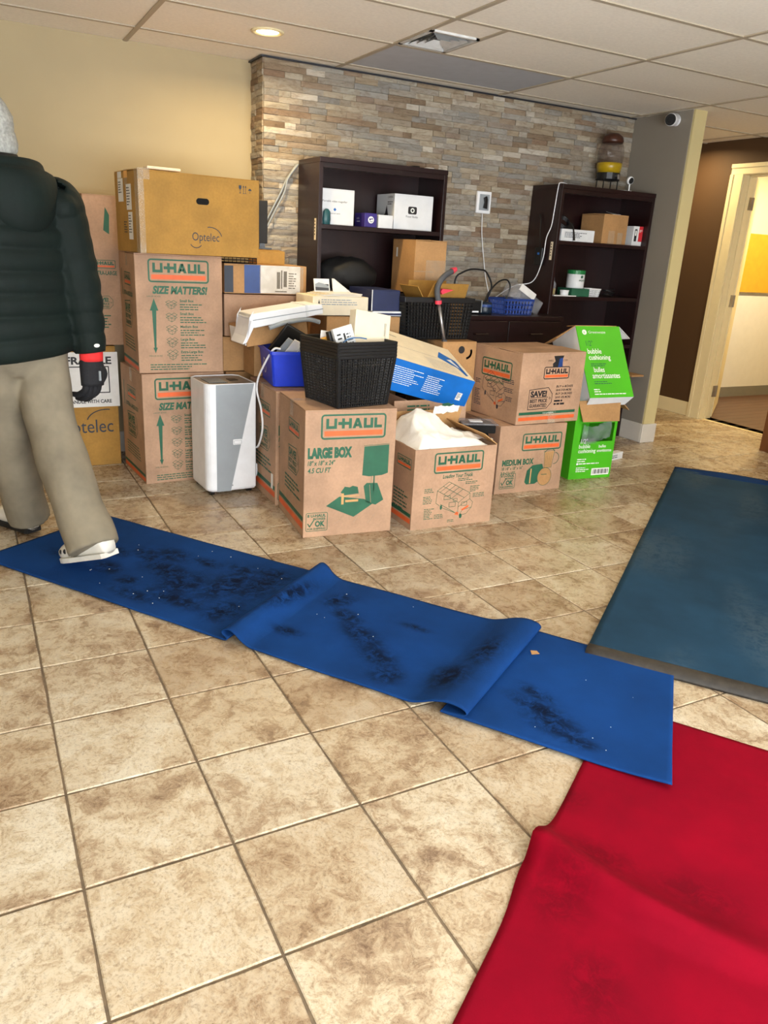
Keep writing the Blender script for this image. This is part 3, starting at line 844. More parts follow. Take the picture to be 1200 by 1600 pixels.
# ---- large box in front
def large_front(p, w, h, full=True):
    uhaul(p, .075, h-.138, .318)
    p.text(G, 'LARGE BOX', .015, h-.222, .046, .215, .075); p.text(G, '18" x 18" x 24"', .015, h-.258, .022, .13, .03, .15); p.text(G, '4.5 CU FT', .015, h-.294, .024, .11, .03, .15)
    # lamp, armchair and case
    p.poly(G, [(.285,h-.318),(.290,h-.178),(.415,h-.172),(.416,h-.312),(.385,h-.322),(.32,h-.325)]); p.line(G, [(.288,h-.174),(.415,h-.168)], .002)
    p.rect(G, .343, h-.40, .007, .08); p.line(G, [(.333,h-.325),(.332,h-.355)], .0018)
    p.poly(G, [(.11,.152),(.175,.195),(.30,.175),(.345,.148),(.25,.088)])
    p.poly(G, [(.295,.24),(.31,.255),(.365,.252),(.40,.165),(.36,.142),(.31,.158)]); p.line('kraft', [(.325,.245),(.335,.155)], .0015, 1)
    p.poly(G, [(.18,.215),(.195,.235),(.20,.243),(.225,.238),(.24,.245),(.265,.238),(.272,.205),(.20,.20)])
    p.rect('kraft_in', .185, .155, .012, .055, 1); p.rect('kraft_in', .2, .192, .075, .006, 1); p.rect('kraft_in', .205, .165, .065, .012, 1); p.rect(G, .21, .176, .06, .004, 1)
    ok_badge(p, .012, .03, .108)
def large_left(p, d, h):
    uhaul(p, .18, h-.155, .19); save_tag(p, .18, h-.345, .185)
    p.fine(G, .12, h-.39, .3, 4, .02, 12, 0, .5); stripes(p, d, .04, .03)
t, F = carton('moving_box', 'large moving box with a lamp drawing standing in front under the black baskets', (1.204, .785), -6, .446, .462, .612)
large_front(F['front'], .446, .612); large_left(F['left'], .462, .612); F['front'].build(t); F['left'].build(t)
mb = MB()
for a, b, c, d in ((.15,.06,.19,.09),(.25,.06,.27,.1),(.32,.05,.36,.1)): mb.tube([(-.223+a,-.2325,b),(-.223+(a+c)/2,-.2335,(b+d)/2-.006),(-.223+c,-.2325,d)], .0012, 5)
mb.build('tape_glints', MT['tape'], t)
# ---- large box behind, carrying the blue bin
t, F = carton('moving_box', 'large moving box under the blue recycling bin beside the air conditioner', (1.243, 1.275), -2, .446, .462, .605)
large_front(F['front'], .446, .605); large_left(F['left'], .462, .605); F['front'].build(t); F['left'].build(t)
F['left'].l = {}; mb = MB(); mb.box(-.2243, -.19, .08, -.2232, -.16, .16); mb.build('white_sticker', MT['paper'], t)

# ---- open box with the white bag
w_, d_, h_ = .470, .40, .410
t = thing('moving_box', 'open moving box with a truck drawing holding the white bag', 'box', (1.747+w_/2, .70+d_/2, 0), math.radians(-1.2))
mb = shell(w_, d_, h_); mb.build('body', MT['kraft'], t)
flap('right', w_, d_, h_, .1, 35, t, 'kraft_in'); flap('back', w_, d_, h_, .12, 70, t, 'kraft_in')
F = faces_of(w_, d_, h_); p = F['front']
uhaul(p, .11, .283, .285); p.text(G, 'Loading Your Truck', .165, .256, .02, .175, .02, .12); truck(p, .135, .075, .23)
for a, b, c, n in ((.065,.205,.055,3),(.06,.165,.055,5),(.07,.1,.06,7),(.255,.245,.1,2),(.3,.225,.09,2),(.33,.2,.06,4),(.35,.16,.07,3),(.13,.065,.06,3),(.21,.03,.05,2)): p.fine(G, a, b, c, n, .0085, int(a*1000))
p.build(t)
p = F['left']; p.fine(G, .2, .17, .16, 6, .018, 4); uhaul(p, .22, .3, .15); stripes(p, d_, .03, .025); p.build(t)

# ---- box behind it with an upright flap
w_, d_, h_ = .46, .44, .43
t = thing('moving_box', 'open moving box with raised flaps under the tilted blue and white carton', 'box', (1.86+w_/2, 1.16+d_/2, 0), 0)
mb = shell(w_, d_, h_); mb.build('body', MT['kraft'], t)
flap('front', w_, d_, h_, .125, 88, t, 'kraft'); flap('right', w_, d_, h_, .15, 75, t, 'kraft_in'); flap('left', w_, d_, h_, .15, 60, t, 'kraft')
p = Print((-w_/2, -d_/2-.006, h_), (1,0,0), (0,.035,1)); p.fine(G, .08, .09, .2, 4, .02, 8)
p.poly(G, [(.3,.07),(.3,.1),(.34,.105),(.36,.095),(.375,.1),(.375,.06),(.36,.068),(.31,.065)]); p.build(t)

# ---- medium boxes
t, F = carton('moving_box', 'medium moving box with a blender drawing at the bottom of its stack', (2.502, 1.065), -2, .468, .45, .405)
p = F['front']; h = .405
uhaul(p, .16, h-.155, .28); p.text(G, 'MEDIUM BOX', .035, h-.235, .034, .22, .05); p.text(G, '18 1/8" x 18" x 16"', .035, h-.262, .018, .145, .02, .1); p.text(G, '3.0 CU FT', .03, h-.29, .018, .1, .02, .1)
ok_badge(p, .03, .03, .108)
p.poly(G, [(.205,.06),(.215,.13),(.25,.16),(.32,.165),(.335,.13),(.315,.065),(.28,.045),(.22,.045)]); p.rect('kraft_in', .24, .05, .008, .09, 1)
p.disc('grey_green', .345, .085, .05, 1, .055) if 'grey_green' in MT else p.disc('kraft_plain', .345, .085, .05, 1, .055)
p.arc(G, .345, .085, .05, 0, 360, .0022, 2, .055, 24); p.line(G, [(.32,.1),(.36,.098)], .004, 2)
p.poly('kraft_plain', [(.335,.14),(.33,.235),(.395,.24),(.385,.14)], 1); p.line(G, [(.335,.14),(.325,.24),(.40,.245),(.387,.14)], .0022, 2, True); p.arc(G, .40, .195, .035, -90, 80, .0035, 2); p.line(G, [(.33,.235),(.345,.25),(.385,.252),(.397,.24)], .004, 2)
for q in range(4): p.line(G, [(.342+.012*q,.15),(.338+.014*q,.23)], .0012, 2)
p.build(t); F['left'].fine(K, .3, .06, .1, 2, .02, 3); F['left'].build(t)
t, F = carton('moving_box', 'brown moving box with a savings tag print on the upper right of the pile', (2.59, 1.05), 2, .468, .44, .405, .409, 'kraft', 'x', False)
p = F['front']; h = .405
uhaul(p, .165, h-.15, .19, K); save_tag(p, .075, .085, .17, K); 
for i, s_ in enumerate(('BUY 6 BOXES', 'SAVE EVEN MORE', 'BUY 24 BOXES', 'SAVE 10% MORE')): p.text(K, s_, .27, .205-.021*i, .013, .125-.008*(i % 2), .02, .1)
p.fine(K, .265, .122, .09, 2, .018, 8, 0, .6); p.rect(G, .015, .055, .42, .016); p.rect(O, .015, .022, .42, .02); p.text(W, 'recyclable', .19, .058, .008, .08, 0, 0, 1)
p.text(K, 'UHAUL', .185, h-.05, .011, .04); p.text(K, '.COM', .295, h-.05, .011, .035)
p.poly(K, [(.225,h-.02),(.3,h-.018),(.292,h-.04),(.27,h-.045),(.262,h-.085),(.225,h-.08),(.222,h-.062),(.24,h-.05)], 1); p.poly('blue_card', [(.268,h-.035),(.292,h-.03),(.296,h-.08),(.262,h-.085)], 2)
p.build(t)
p = F['left']; uhaul(p, .08, h-.17, .28, G); p.text(G, 'Loading Your Truck', .13, h-.2, .017, .17, .02); truck(p, .1, .1, .24, 'navy_ink')
for a, b, c, n in ((.03,.2,.06,3),(.03,.14,.06,6),(.03,.08,.07,4),(.28,.24,.12,3),(.31,.19,.1,3),(.33,.14,.07,3)): p.fine('navy_ink', a, b, c, n, .0095, int(a*900))
p.build(t)
mb = MB(); mb.box(.0,-.2212,-.03,.055,-.2203,.085); mb.build('packing_tape', MT['tape'], t)

# ---- green bubble-wrap cartons
w_, d_, h_ = .318, .28, .50
t = thing('bubble_wrap_carton', 'lower bright green carton with an open window full of clear wrap', 'box', (3.166+w_/2, 1.165+d_/2, 0), math.radians(-6))
mb = MB(); th = .004
mb.box(-w_/2,-d_/2,0,w_/2,-d_/2+th,.24); mb.box(-w_/2,-d_/2,.24,-w_/2+.05,-d_/2+th,h_); mb.box(w_/2-.02,-d_/2,.24,w_/2,-d_/2+th,h_); mb.box(-w_/2+.05,-d_/2,.36,w_/2-.02,-d_/2+th,h_)
mb.box(-w_/2,d_/2-th,0,w_/2,d_/2,h_); mb.box(-w_/2,-d_/2+th,0,-w_/2+th,d_/2-th,h_); mb.box(w_/2-th,-d_/2+th,0,w_/2,d_/2-th,h_); mb.box(-w_/2+th,-d_/2+th,0,w_/2-th,d_/2-th,th)
mb.build('body', MT['green_card'], t)
flap('front', w_, d_, h_, .13, 250, t, 'kraft_plain', taper=.14); flap('right', w_, d_, h_, .12, 215, t, 'kraft_plain', taper=.2)
p = faces_of(w_, d_, h_)['front']
p.text(W, 'bubble', .05, .2, .026, .085, .01); p.text(W, 'cushioning', .05, .17, .026, .13, .01); p.text(W, 'bulles', .2, .2, .02, .055, .01); p.text(W, 'amortissantes', .19, .172, .02, .11, .01)
p.fine(W, .05, .125, .07, 2, .014, 2); p.fine(W, .065, .095, .22, 1, .016, 3); p.disc(W, .055, .098, .007); p.fine(W, .05, .07, .1, 3, .012, 4); p.rect(W, .17, .02, .135, .045)
for q in range(14): p.rect(K, .178+.0088*q, .028, .003+.002*(q % 3), .03, 1)
p.text(W, '1/2"', .06, .23, .03, .05, .01); p.disc(W, .075, .44, .02)
p.build(t)
rr = random.Random(3)
mb = MB(); mb.grid(lambda u, v: ((-.1+.21*u), -d_/2-.008-.03*math.sin(math.pi*u)*math.sin(math.pi*v)+rr.uniform(-.006,.006), .245+.11*v+rr.uniform(-.006,.006)-.02*math.sin(u*5)), 14, 7)
o = mb.build('bubble_wrap', MT['plastic_clear'], t, smooth=True)

# upper green carton: leaning back on the lower one
th_ = math.radians(30); up = Vector((0, math.sin(th_), math.cos(th_))); fw = Vector((0, math.cos(th_), -math.sin(th_)))
w_, d_, h_ = .335, .25, .465
t = thing('bubble_wrap_carton', 'upper bright green carton leaning back with its flaps open', 'box', (3.20+w_/2, 1.125, .525), 0)
t.rotation_euler = (-th_, 0, math.radians(-4))
def sh2(o_, a, b, c): return MB().hexa(o_, a, b, c)
mb = MB(); mb.box(-w_/2,0,0,w_/2,.004,h_); mb.build('front_panel', MT['green_card'], t)
mb = MB(); mb.box(-w_/2,.004,0,-w_/2+.004,d_,h_); mb.box(w_/2-.004,.004,0,w_/2,d_,h_); mb.box(-w_/2+.004,d_-.004,0,w_/2-.004,d_,h_); mb.box(-w_/2,0.004,0,w_/2,d_,.006); mb.build('side_panels', MT['white_card'], t)
mb = MB(); mb.prism([(-w_/2,-.0,0),(w_/2,0,0),(w_/2-.03,.06,-.03),(-w_/2+.01,.06,-.03)], (0,.004,.002)); mb.build('bottom_edge', MT['white_card'], t)
def tri_flap(pts, mat):
    mb = MB(); a, b, c = [Vector(q) for q in pts[:3]]; n = (b-a).cross(c-a).normalized()
    mb.prism(pts, n*.004); mb.build('top_flap', MT[mat], t)
tri_flap([(-w_/2,.0,h_),(w_/2-.05,0,h_),(w_/2+.07,.1,h_+.045),(-w_/2+.03,.12,h_+.05)], 'kraft_in')
tri_flap([(-w_/2,.0,h_),(-w_/2,d_,h_),(-w_/2-.12,d_-.02,h_-.04),(-w_/2-.12,.05,h_-.06)], 'kraft_plain')
tri_flap([(w_/2,.0,h_),(w_/2,d_*.8,h_),(w_/2+.09,d_*.6,h_-.02),(w_/2+.085,.02,h_-.07)], 'white_card')
p = Print((-w_/2,-.0002,0),(1,0,0),(0,0,1))
p.disc(W, .055, .425, .017); p.text('green_card', 's', .048, .418, .018, None, .02, 0, 1); p.text(W, 'Greenwaze', .085, .417, .018, .13)
p.text(G, '1/2"', .05, .335, .035, .05); p.text(W, 'bubble', .05, .285, .034, .105, .01); p.text(W, 'cushioning', .05, .245, .034, .165, .01); p.fine(G, .055, .215, .12, 2, .012, 2)
p.text(W, 'bulles', .07, .165, .034, .08, .01); p.text(W, 'amortissantes', .05, .125, .036, .21, .01); p.fine(G, .055, .1, .14, 2, .012, 4); p.fine(W, .04, .05, .05, 2, .014, 5); p.fine(W, .04, .02, .26, 1, .014, 6)
p.build(t)

# ================================================================ bookcases
def bookcase(label, x0, sticker_z):
    w, d, h = .860, .325, 1.79; tk = .024
    t = thing('bookcase', label, 'bookcase', (x0 + w/2, 2.05 + d/2, 0), 0, 'dark wood bookcases by the stone wall')
    for s in (-1, 1):
        mb = MB(); a = -w/2 if s < 0 else w/2 - tk; mb.box(a,-d/2,0,a+tk,d/2,h-.028); mb.build('side_panel', MT['mahogany'], t, bevel=.0015)
    mb = MB(); mb.box(-w/2,-d/2-.004,h-.028,w/2,d/2,h); mb.build('top_panel', MT['mahogany_h'], t, bevel=.002)
    mb = MB(); mb.box(-w/2+tk,-d/2+.003,h-.055,w/2-tk,-d/2+.02,h-.028); mb.build('top_rail', MT['mahogany_h'], t)
    for z in (1.405, 1.035, .69, .37, .08):
        mb = MB(); mb.box(-w/2+tk,-d/2+.004,z,w/2-tk,d/2-.008,z+.025); mb.build('shelf', MT['mahogany_h'], t, bevel=.0015)
    mb = MB(); mb.box(-w/2+tk,-d/2+.02,0,w/2-tk,-d/2+.035,.08); mb.build('kick_plate', MT['mahogany_h'], t)
    mb = MB(); mb.box(-w/2+tk,d/2-.008,.0,w/2-tk,d/2-.002,h-.03); mb.build('back_panel', MT['mahogany'], t)
    mb = MB(); mb.box(-w/2-.0015,-d/2+.03,sticker_z,-w/2-.0003,-d/2+.055,sticker_z+.12); mb.build('side_sticker', MT['cream'], t)
    p = Print((-w/2-.0016,-d/2+.055,sticker_z),(0,-1,0),(0,0,1)); p.fine(K, .005, .1, .016, 5, .018, 3); p.build(t)
    return t
bookcase('dark mahogany bookcase holding white boxes, left of the wall phone', 1.775, 1.34)
bookcase('dark mahogany bookcase beside the grey stub wall, right of the wall phone', 3.545, 1.30)

# ---- low cabinet between them
t = thing('low_cabinet', 'dark low cabinet between the two bookcases behind the moving boxes', 'cabinet', (3.09, 2.12, 0))
w, d, h = .895, .48, .935
mb = MB(); mb.box(-w/2,-d/2+.02,.06,w/2,d/2,h-.025); mb.box(-w/2+.02,-d/2+.04,0,w/2-.02,d/2,.06); mb.build('body', MT['mahogany'], t)
mb = MB(); mb.box(-w/2-.005,-d/2-.01,h-.025,w/2+.005,d/2,h); mb.build('top_panel', MT['mahogany_h'], t, bevel=.002)
for s in (-1, 1):
    for z0, z1 in ((.08,.48),(.49,.9)):
        mb = MB(); a, b = ((-w/2+.005,-.003) if s < 0 else (.003,w/2-.005)); mb.box(a,-d/2,z0,b,-d/2+.019,z1); dr = mb.build('drawer', MT['mahogany_h'], t, bevel=.002)
        mb = MB(); c = (a+b)/2; mb.tube([(c-.05,-d/2,z1-.08),(c-.05,-d/2-.025,z1-.08),(c+.05,-d/2-.025,z1-.08),(c+.05,-d/2,z1-.08)], .005); mb.build('handle', MT['mahogany'], dr)
mb = MB(); mb.box(.13,-d/2-.0015,.66,.43,-d/2-.0003,.885); 

# ---- things on the left bookcase
def solidbox(name, label, cat, x0, y0, z0, w, d, h, mat, yaw=0, group=None, bev=.002):
    """small closed pack with a lid seam; returns thing and prints"""
    a = math.radians(yaw)
    t = thing(name, label, cat, (x0 + math.cos(a)*w/2 - math.sin(a)*d/2, y0 + math.sin(a)*w/2 + math.cos(a)*d/2, z0), a, group)
    mb = MB(); mb.box(-w/2,-d/2,0,w/2,d/2,h*.97); mb.build('body', MT[mat], t, bevel=bev)
    mb = MB(); mb.box(-w/2+.001,-d/2+.001,h*.97,w/2-.001,d/2-.001,h); mb.build('lid_flap', MT[mat], t)
    return t, faces_of(w, d, h)
SH = 1.4305
t, F = solidbox('white_carton', 'square white carton with a small teal emblem on the left bookcase', 'box', 1.806, 2.09, SH, .215, .2, .198, 'white_card')
p = F['front']; p.text(K, 'Portable video magnifier', .01, .125, .011, .16); p.poly('azure', [(.08,.085),(.09,.095),(.1,.085),(.09,.075)]); p.text(K, 'optical care', .055, .06, .008, .07); p.build(t)
mb = MB(); mb.lathe([(0,0),(.03,0),(.034,.03),(.03,.07),(.012,.085),(0,.086)], 16); o = mb.build('teal_bottle', plain('teal_plastic', (30,78,84), .4), None, smooth=True); o.location = (1.835, 2.068, SH); o.scale = (.75,.4,1); tag(o, 'small dark teal bottle in front of the white carton on the left bookcase', 'bottle')
t, F = solidbox('purple_carton', 'small purple carton with a white round face mark on the left bookcase', 'box', 2.085, 2.07, SH, .082, .14, .08, 'purple')
p = F['front']; p.disc(W, .042, .042, .02); p.disc('purple', .036, .045, .006, 1); p.disc('purple', .049, .048, .005, 1); p.arc('purple', .043, .04, .01, 200, 340, .003, 1); p.build(t); p = F['left']; p.text(W, 'audio', .03, .045, .012); p.fine(W, .03, .03, .05, 1); p.build(t)
solidbox('white_carton', 'low plain white carton between the purple carton and the big white carton', 'box', 2.178, 2.07, SH, .10, .1, .075, 'white_card')
t, F = solidbox('white_carton', 'big white carton with a black camera emblem on the left bookcase', 'box', 2.298, 2.1, SH, .275, .24, .205, 'white_card')
p = F['front']; p.poly(K, p.rrect(.098, .093, .062, .044, .01)); p.disc(W, .129, .115, .014, 1); p.disc(K, .129, .115, .008, 2); p.text(K, 'Power Buddy', .085, .073, .012, .085); p.build(t)
p = F['left']; p.poly(K, [(.05,.02),(.08,.07),(.12,.09),(.14,.14),(.155,.1),(.17,.06),(.16,.02)]); p.text(K, 'CAMERA', .15, .18, .012, .07); p.fine(K, .15, .155, .07, 2, .012); p.build(t)
mb = MB(); mb.box(0,0,0,.05,.05,.022); o = mb.build('black_adapter', MT['black_plastic'], None, bevel=.004); o.location = (2.47, 2.2, 1.7905); tag(o, 'small black adapter on top of the left bookcase', 'adapter')
mb = MB(); mb.lathe([(0,0),(.035,0),(.04,.008),(.03,.018),(0,.02)], 18); o = mb.build('white_disc_sensor', MT['white_plastic'], None, smooth=True); o.location = (2.585, 2.2, 1.7905); tag(o, 'round white sensor on top of the left bookcase', 'sensor')
# taped carton and black bag on the shelf below
t, F = carton('taped_carton', 'brown carton wrapped with clear tape under the white carton shelf', (2.352, 1.90), 0, .222, .29, .315, 1.0605, 'kraft_plain', 'y', False)
p = F['left']; p.rect('paper', .05, .21, .02, .055); p.build(t)
mb = MB(); mb.box(-.03,-.1465,.0,.1115,-.1455,.2); mb.box(.1115,-.1465,0,.1125,.1,.2); mb.box(-.112,-.1462,.13,.03,-.1454,.135); mb.build('packing_tape', MT['tape'], t)
rr = random.Random(5)
def lump(name, label, cat, c, r, mat, amp=.12, sc=7, n=26, m_=16, flat=True):
    mb = MB(); mb.ell((0,0,0), (1,1,1), n, m_)
    vs = []
    for v in mb.v:
        q = Vector(v); k = 1 + amp*noise.noise(q*sc*.3 + Vector(c)) + amp*.5*noise.noise(q*sc + Vector(c))
        q = Vector((q.x*r[0]*k, q.y*r[1]*k, q.z*r[2]*k))
        if flat: q.z = max(q.z, -r[2]*.75)
        vs.append(tuple(q))
    mb.v = vs; o = mb.build(name, MT[mat], None, smooth=True); o.location = c
    return tag(o, label, cat)
lump('black_bag', 'slumped black bag on the lower shelf of the left bookcase', 'bag', (2.03, 2.18, 1.0605+.083), (.2, .12, .11), 'black_matte')

# ---- things on the right bookcase
t, F = solidbox('white_carton', 'flat white carton with fine print on the right bookcase', 'box', 3.602, 2.075, SH, .298, .22, .079, 'white_card')
p = F['front']; p.fine('navy_ink', .03, .055, .2, 4, .01, 2); p.build(t)
mb = MB()
for k in range(3): mb.tube([(.045*math.cos(a)+.004*k, .03*math.sin(a), .02+.035*math.sin(a*1)+.008*k+.03) for a in [i*math.pi/8 for i in range(16)]], .006, 6, True)
mb.box(.03,-.03,.02,.075,-.005,.055)
o = mb.build('coiled_cable', MT['black_plastic'], None); o.location = (3.665, 2.15, SH+.066); tag(o, 'coiled black cable on the flat white carton', 'cable')
mb = MB(); mb.tube([(.0,0,.06),(.03,-.02,.03),(.04,-.026,-.02),(.045,-.028,-.06)], [.005,.005,.006,.009], 6); o2 = mb.build('hanging_plug', MT['black_plastic'], o); o2.location = (0, -.06, .0)
t, F = solidbox('white_leaflet_box', 'pale upright leaflet box behind the coiled cable', 'box', 3.605, 2.31, SH, .075, .03, .205, 'paper')
F['front'].fine('azure', .01, .15, .05, 6, .018, 4); F['front'].build(t)
t, F = carton('small_carton', 'open brown carton on the upper shelf of the right bookcase', (3.985, 2.09), 2, .238, .23, .2, SH, 'kraft_plain', 'x', False)
mb = MB(); mb.box(-.06,-.1162,.0,.0,-.1153,.09); mb.box(.03,-.1162,.0,.08,-.1153,.08); mb.build('packing_tape', MT['tape'], t)
mb = MB(); mb.prism([(.02,-.05,.205),(.09,-.06,.205),(.11,.02,.206),(.05,.05,.225)], (0,0,.003)); mb.build('paper_scrap', MT['paper'], t)
t, F = solidbox('phone_carton', 'small grey and red product carton at the right end of the bookcase shelf', 'box', 4.288, 2.1, SH, .093, .07, .135, 'white_card')
p = F['front']; p.rect('red_card', .055, .03, .038, .105); p.poly(K, p.rrect(.014, .03, .024, .085, .006)); p.rect('paper', .019, .07, .014, .035, 1); p.text(W, 'go', .06, .1, .02, None, 0, 0, 1); p.build(t)
SH2 = 1.0605
def jar(name, label, loc, r, h, mat, lid, lidmat):
    t = thing(name, label, 'jar', loc)
    mb = MB(); mb.lathe([(0,0),(r,0),(r*1.02,.01),(r*1.02,h*.78),(r*.95,h*.8),(0,h*.8)], 24); mb.build('body', MT[mat], t, smooth=True)
    mb = MB(); mb.lathe([(0,h*.78),(r*1.06,h*.78),(r*1.06,h*.98),(r,h),(0,h)], 24); mb.build('lid', lidmat, t)
    return t
GL = plain('green_lid', (28,120,62), .4)
t = jar('wipes_canister', 'white canister with a green lid standing on a carton in the right bookcase', (3.845, 2.15, SH2+.055), .062, .125, 'white_card', 1, GL)
p = Print((-.03,-.0655,.02),(1,0,0),(0,0,1)); p.text('green_ink', 'wipes', .006, .03, .018); p.disc('green_ink', .03, .06, .01); p.build(t)
t, F = solidbox('dark_green_box', 'dark green flat box under the white canister', 'box', 3.76, 2.075, SH2, .165, .16, .0545, plain and 'green_ink')
def lattice(w, d, h, nx, nz, bar=.004, flare=1.12, rim=.012):
    """open plastic basket: lattice walls"""
    mb = MB()
    def corner(z):
        k = 1 + (flare-1)*z/h; return w/2*k, d/2*k
    for side in range(4):
        for i in range(nx+1):
            a = i/nx*2-1
            (x0,y0), (x1,y1) = corner(0), corner(h)
            if side == 0: P, Q = (a*x0,-y0,0), (a*x1,-y1,h)
            elif side == 1: P, Q = (a*x0,y0,0), (a*x1,y1,h)
            elif side == 2: P, Q = (-x0,a*y0,0), (-x1,a*y1,h)
            else: P, Q = (x0,a*y0,0), (x1,a*y1,h)
            mb.tube([P,Q], bar*.55, 4)
        for j in range(nz+1):
            z = j/nz*h; x, y = corner(z)
            A, B = {0:((-x,-y,z),(x,-y,z)),1:((-x,y,z),(x,y,z)),2:((-x,-y,z),(-x,y,z)),3:((x,-y,z),(x,y,z))}[side]
            mb.tube([A,B], bar*.55, 4)
    return mb, corner
def rim_loop(w, d, z, hgt, th):
    mb = MB(); mb.box(-w/2,-d/2-th/2,z,w/2,-d/2+th/2,z+hgt); mb.box(-w/2,d/2-th/2,z,w/2,d/2+th/2,z+hgt); mb.box(-w/2-th/2,-d/2-th/2,z,-w/2+th/2,d/2+th/2,z+hgt); mb.box(w/2-th/2,-d/2-th/2,z,w/2+th/2,d/2+th/2,z+hgt); return mb
t = thing('mesh_basket', 'small white lattice basket on the right bookcase', 'basket', (3.975, 2.13, SH2))
mb, cr = lattice(.1, .08, .055, 8, 4, .005, 1.2); mb.build('lattice', MT['white_plastic'], t)
x, y = cr(.055); rim_loop(2*x, 2*y, .05, .008, .006).build('rim', MT['white_plastic'], t); mb = MB(); mb.box(-.05,-.04,0,.05,.04,.003); mb.build('base', MT['white_plastic'], t)
t = thing('spray_bottle', 'small yellow-bottomed glass bottle at the left of the bookcase shelf', 'bottle', (3.625, 2.13, SH2))
mb = MB(); mb.lathe([(0,0),(.022,0),(.024,.05),(0,.05)], 16); mb.build('liquid', MT['olive'], t, smooth=True)
mb = MB(); mb.lathe([(.0245,0),(.0245,.08),(.01,.1),(.01,.125),(0,.125)], 16); mb.build('body', MT['plastic_clear'], t, smooth=True)
t = thing('white_cup', 'small white lidded cup beside the yellow-bottomed bottle', 'cup', (3.705, 2.09, SH2))
mb = MB(); mb.lathe([(0,0),(.028,0),(.031,.035),(0,.035)], 18); mb.build('body', MT['white_plastic'], t, smooth=True); mb = MB(); mb.lathe([(0,.035),(.033,.035),(.033,.042),(0,.043)], 18); mb.build('lid', MT['white_plastic'], t)
mb = MB(); mb.tube([(.05*math.cos(a),.03*math.sin(a),.008+.002*i) for i, a in enumerate([k*.5 for k in range(26)])], .004, 6); o = mb.build('coiled_lead', MT['black_plastic'], None); o.location = (4.16, 2.13, SH2); tag(o, 'thin black lead coiled on the right bookcase shelf', 'cable')
mb = MB(); mb.box(0,0,0,.2,.06,.006); o = mb.build('white_strip', MT['paper'], None); o.location = (3.595,2.062,SH2); tag(o, 'white paper strip along the shelf edge of the right bookcase', 'paper strip')
# tan board edge low on the right bookcase
mb = MB(); mb.box(0,0,0,.12,.2,.012); o = mb.build('tan_board', MT['kraft_plain'], None, bevel=.001); o.location = (4.265, 1.87, .503+.0); 
tag(o, 'thin tan board sticking out between the bookcase and the stub wall', 'board')
t, F = carton('tan_carton', 'plain tan carton on the floor behind the green cartons', (3.56, 1.60), 0, .34, .30, .40, 0, 'kraft_plain'); 
o = t
# small white strip pack on the floor
t, F = solidbox('white_pack', 'flat white pack on the floor behind the lower green carton', 'pack', 3.62, 1.42, 0, .3, .05, .05, 'white_card', 14)
F['front'].fine('navy_ink', .16, .03, .1, 2, .014, 4); F['front'].build(t)

# ---- on top of the right bookcase and above
t = thing('drink_dispenser', 'round clear dispenser with yellow liquid and brown lid above the right bookcase', 'dispenser', (4.10, 2.24, 1.7905)); t.scale = (.88,.88,1)
mb = MB(); mb.box(-.085,-.05,.07,.085,.05,.078); 
for a in (-.075,.075): mb.box(a-.003,-.045,0,a+.003,-.035,.07); mb.box(a-.003,.035,0,a+.003,.045,.07)
mb.build('stand', MT['black_plastic'], t, bevel=.002)
mb = MB(); mb.lathe([(0,.078),(.09,.078),(.094,.12),(0,.12)], 26); mb.build('base', MT['black_plastic'], t)
mb = MB(); mb.lathe([(0,.121),(.09,.121),(.1,.16),(.1,.185),(0,.185)], 26); mb.build('liquid', MT['olive'], t, smooth=True)
mb = MB(); mb.lathe([(0,.186),(.1,.186),(.107,.23),(.1,.285),(.085,.315),(0,.315)], 26); mb.build('jar', MT['tinted_clear'], t, smooth=True)
mb = MB(); mb.lathe([(0,.315),(.08,.314),(.088,.328),(.08,.355),(.045,.378),(0,.382)], 26); mb.build('lid', MT['brown_lid'], t, smooth=True)
mb = MB(); mb.tube([(0,-.09,.1),(0,-.12,.1),(0,-.125,.075)], .01, 8); mb.build('spout', MT['steel'], t)
t = thing('web_camera', 'small white-stemmed round web camera on top of the right bookcase', 'camera', (4.17, 2.085, 1.7905))
mb = MB(); mb.lathe([(0,0),(.02,0),(.02,.004),(.004,.006),(.004,.055),(0,.055)], 16); mb.build('stand', MT['white_plastic'], t)
M = Matrix.Translation((0,0,.072)) @ Matrix.Rotation(math.radians(105),4,'X')
mb = MB(); mb.lathe([(0,-.012),(.024,-.012),(.027,.0),(.024,.012),(0,.012)], 22, M); mb.build('head', MT['white_plastic'], t, smooth=True)
mb = MB(); mb.lathe([(0,.0122),(.021,.0122),(.018,.016),(0,.017)], 22, M); mb.build('lens_face', MT['black_matte'], t)
mb = MB(); mb.tube(catmull([(-.02,0,.004),(-.08,.01,.003),(-.16,.03,.003)]), .002, 6); mb.build('lead', MT['white_plastic'], t)
# white cable down the bookcase side with a black box
mb = MB(); mb.tube(catmull([(3.62,2.1,1.796),(3.555,2.09,1.798),(3.54,2.09,1.77),(3.537,2.1,1.62),(3.535,2.11,1.52),(3.52,2.13,1.44),(3.525,2.15,1.3),(3.50,2.2,1.15),(3.40,2.28,1.11),(3.28,2.33,1.02),(3.24,2.33,.945)]), .0035, 6)
o = mb.build('white_cable', MT['white_plastic'], None, smooth=True); tag(o, 'thin white cable running down the side of the right bookcase', 'cable')
t = thing('power_box', 'small black box fixed to the side of the right bookcase', 'power box', (3.545, 2.2, 1.26))
mb = MB(); mb.box(-.028,-.04,0,0,.04,.12); mb.build('body', MT['black_plastic'], t, bevel=.006); mb = MB(); mb.tube(catmull([(-.015,0,.12),(-.02,.01,.2),(-.012,.03,.3),(-.01,.05,.34)]), .004, 6); mb.build('lead', MT['black_plastic'], t); mb = MB(); mb.box(-.0295,-.015,.07,-.0283,.005,.085); mb.build('indicator_label', MT['azure'], t)
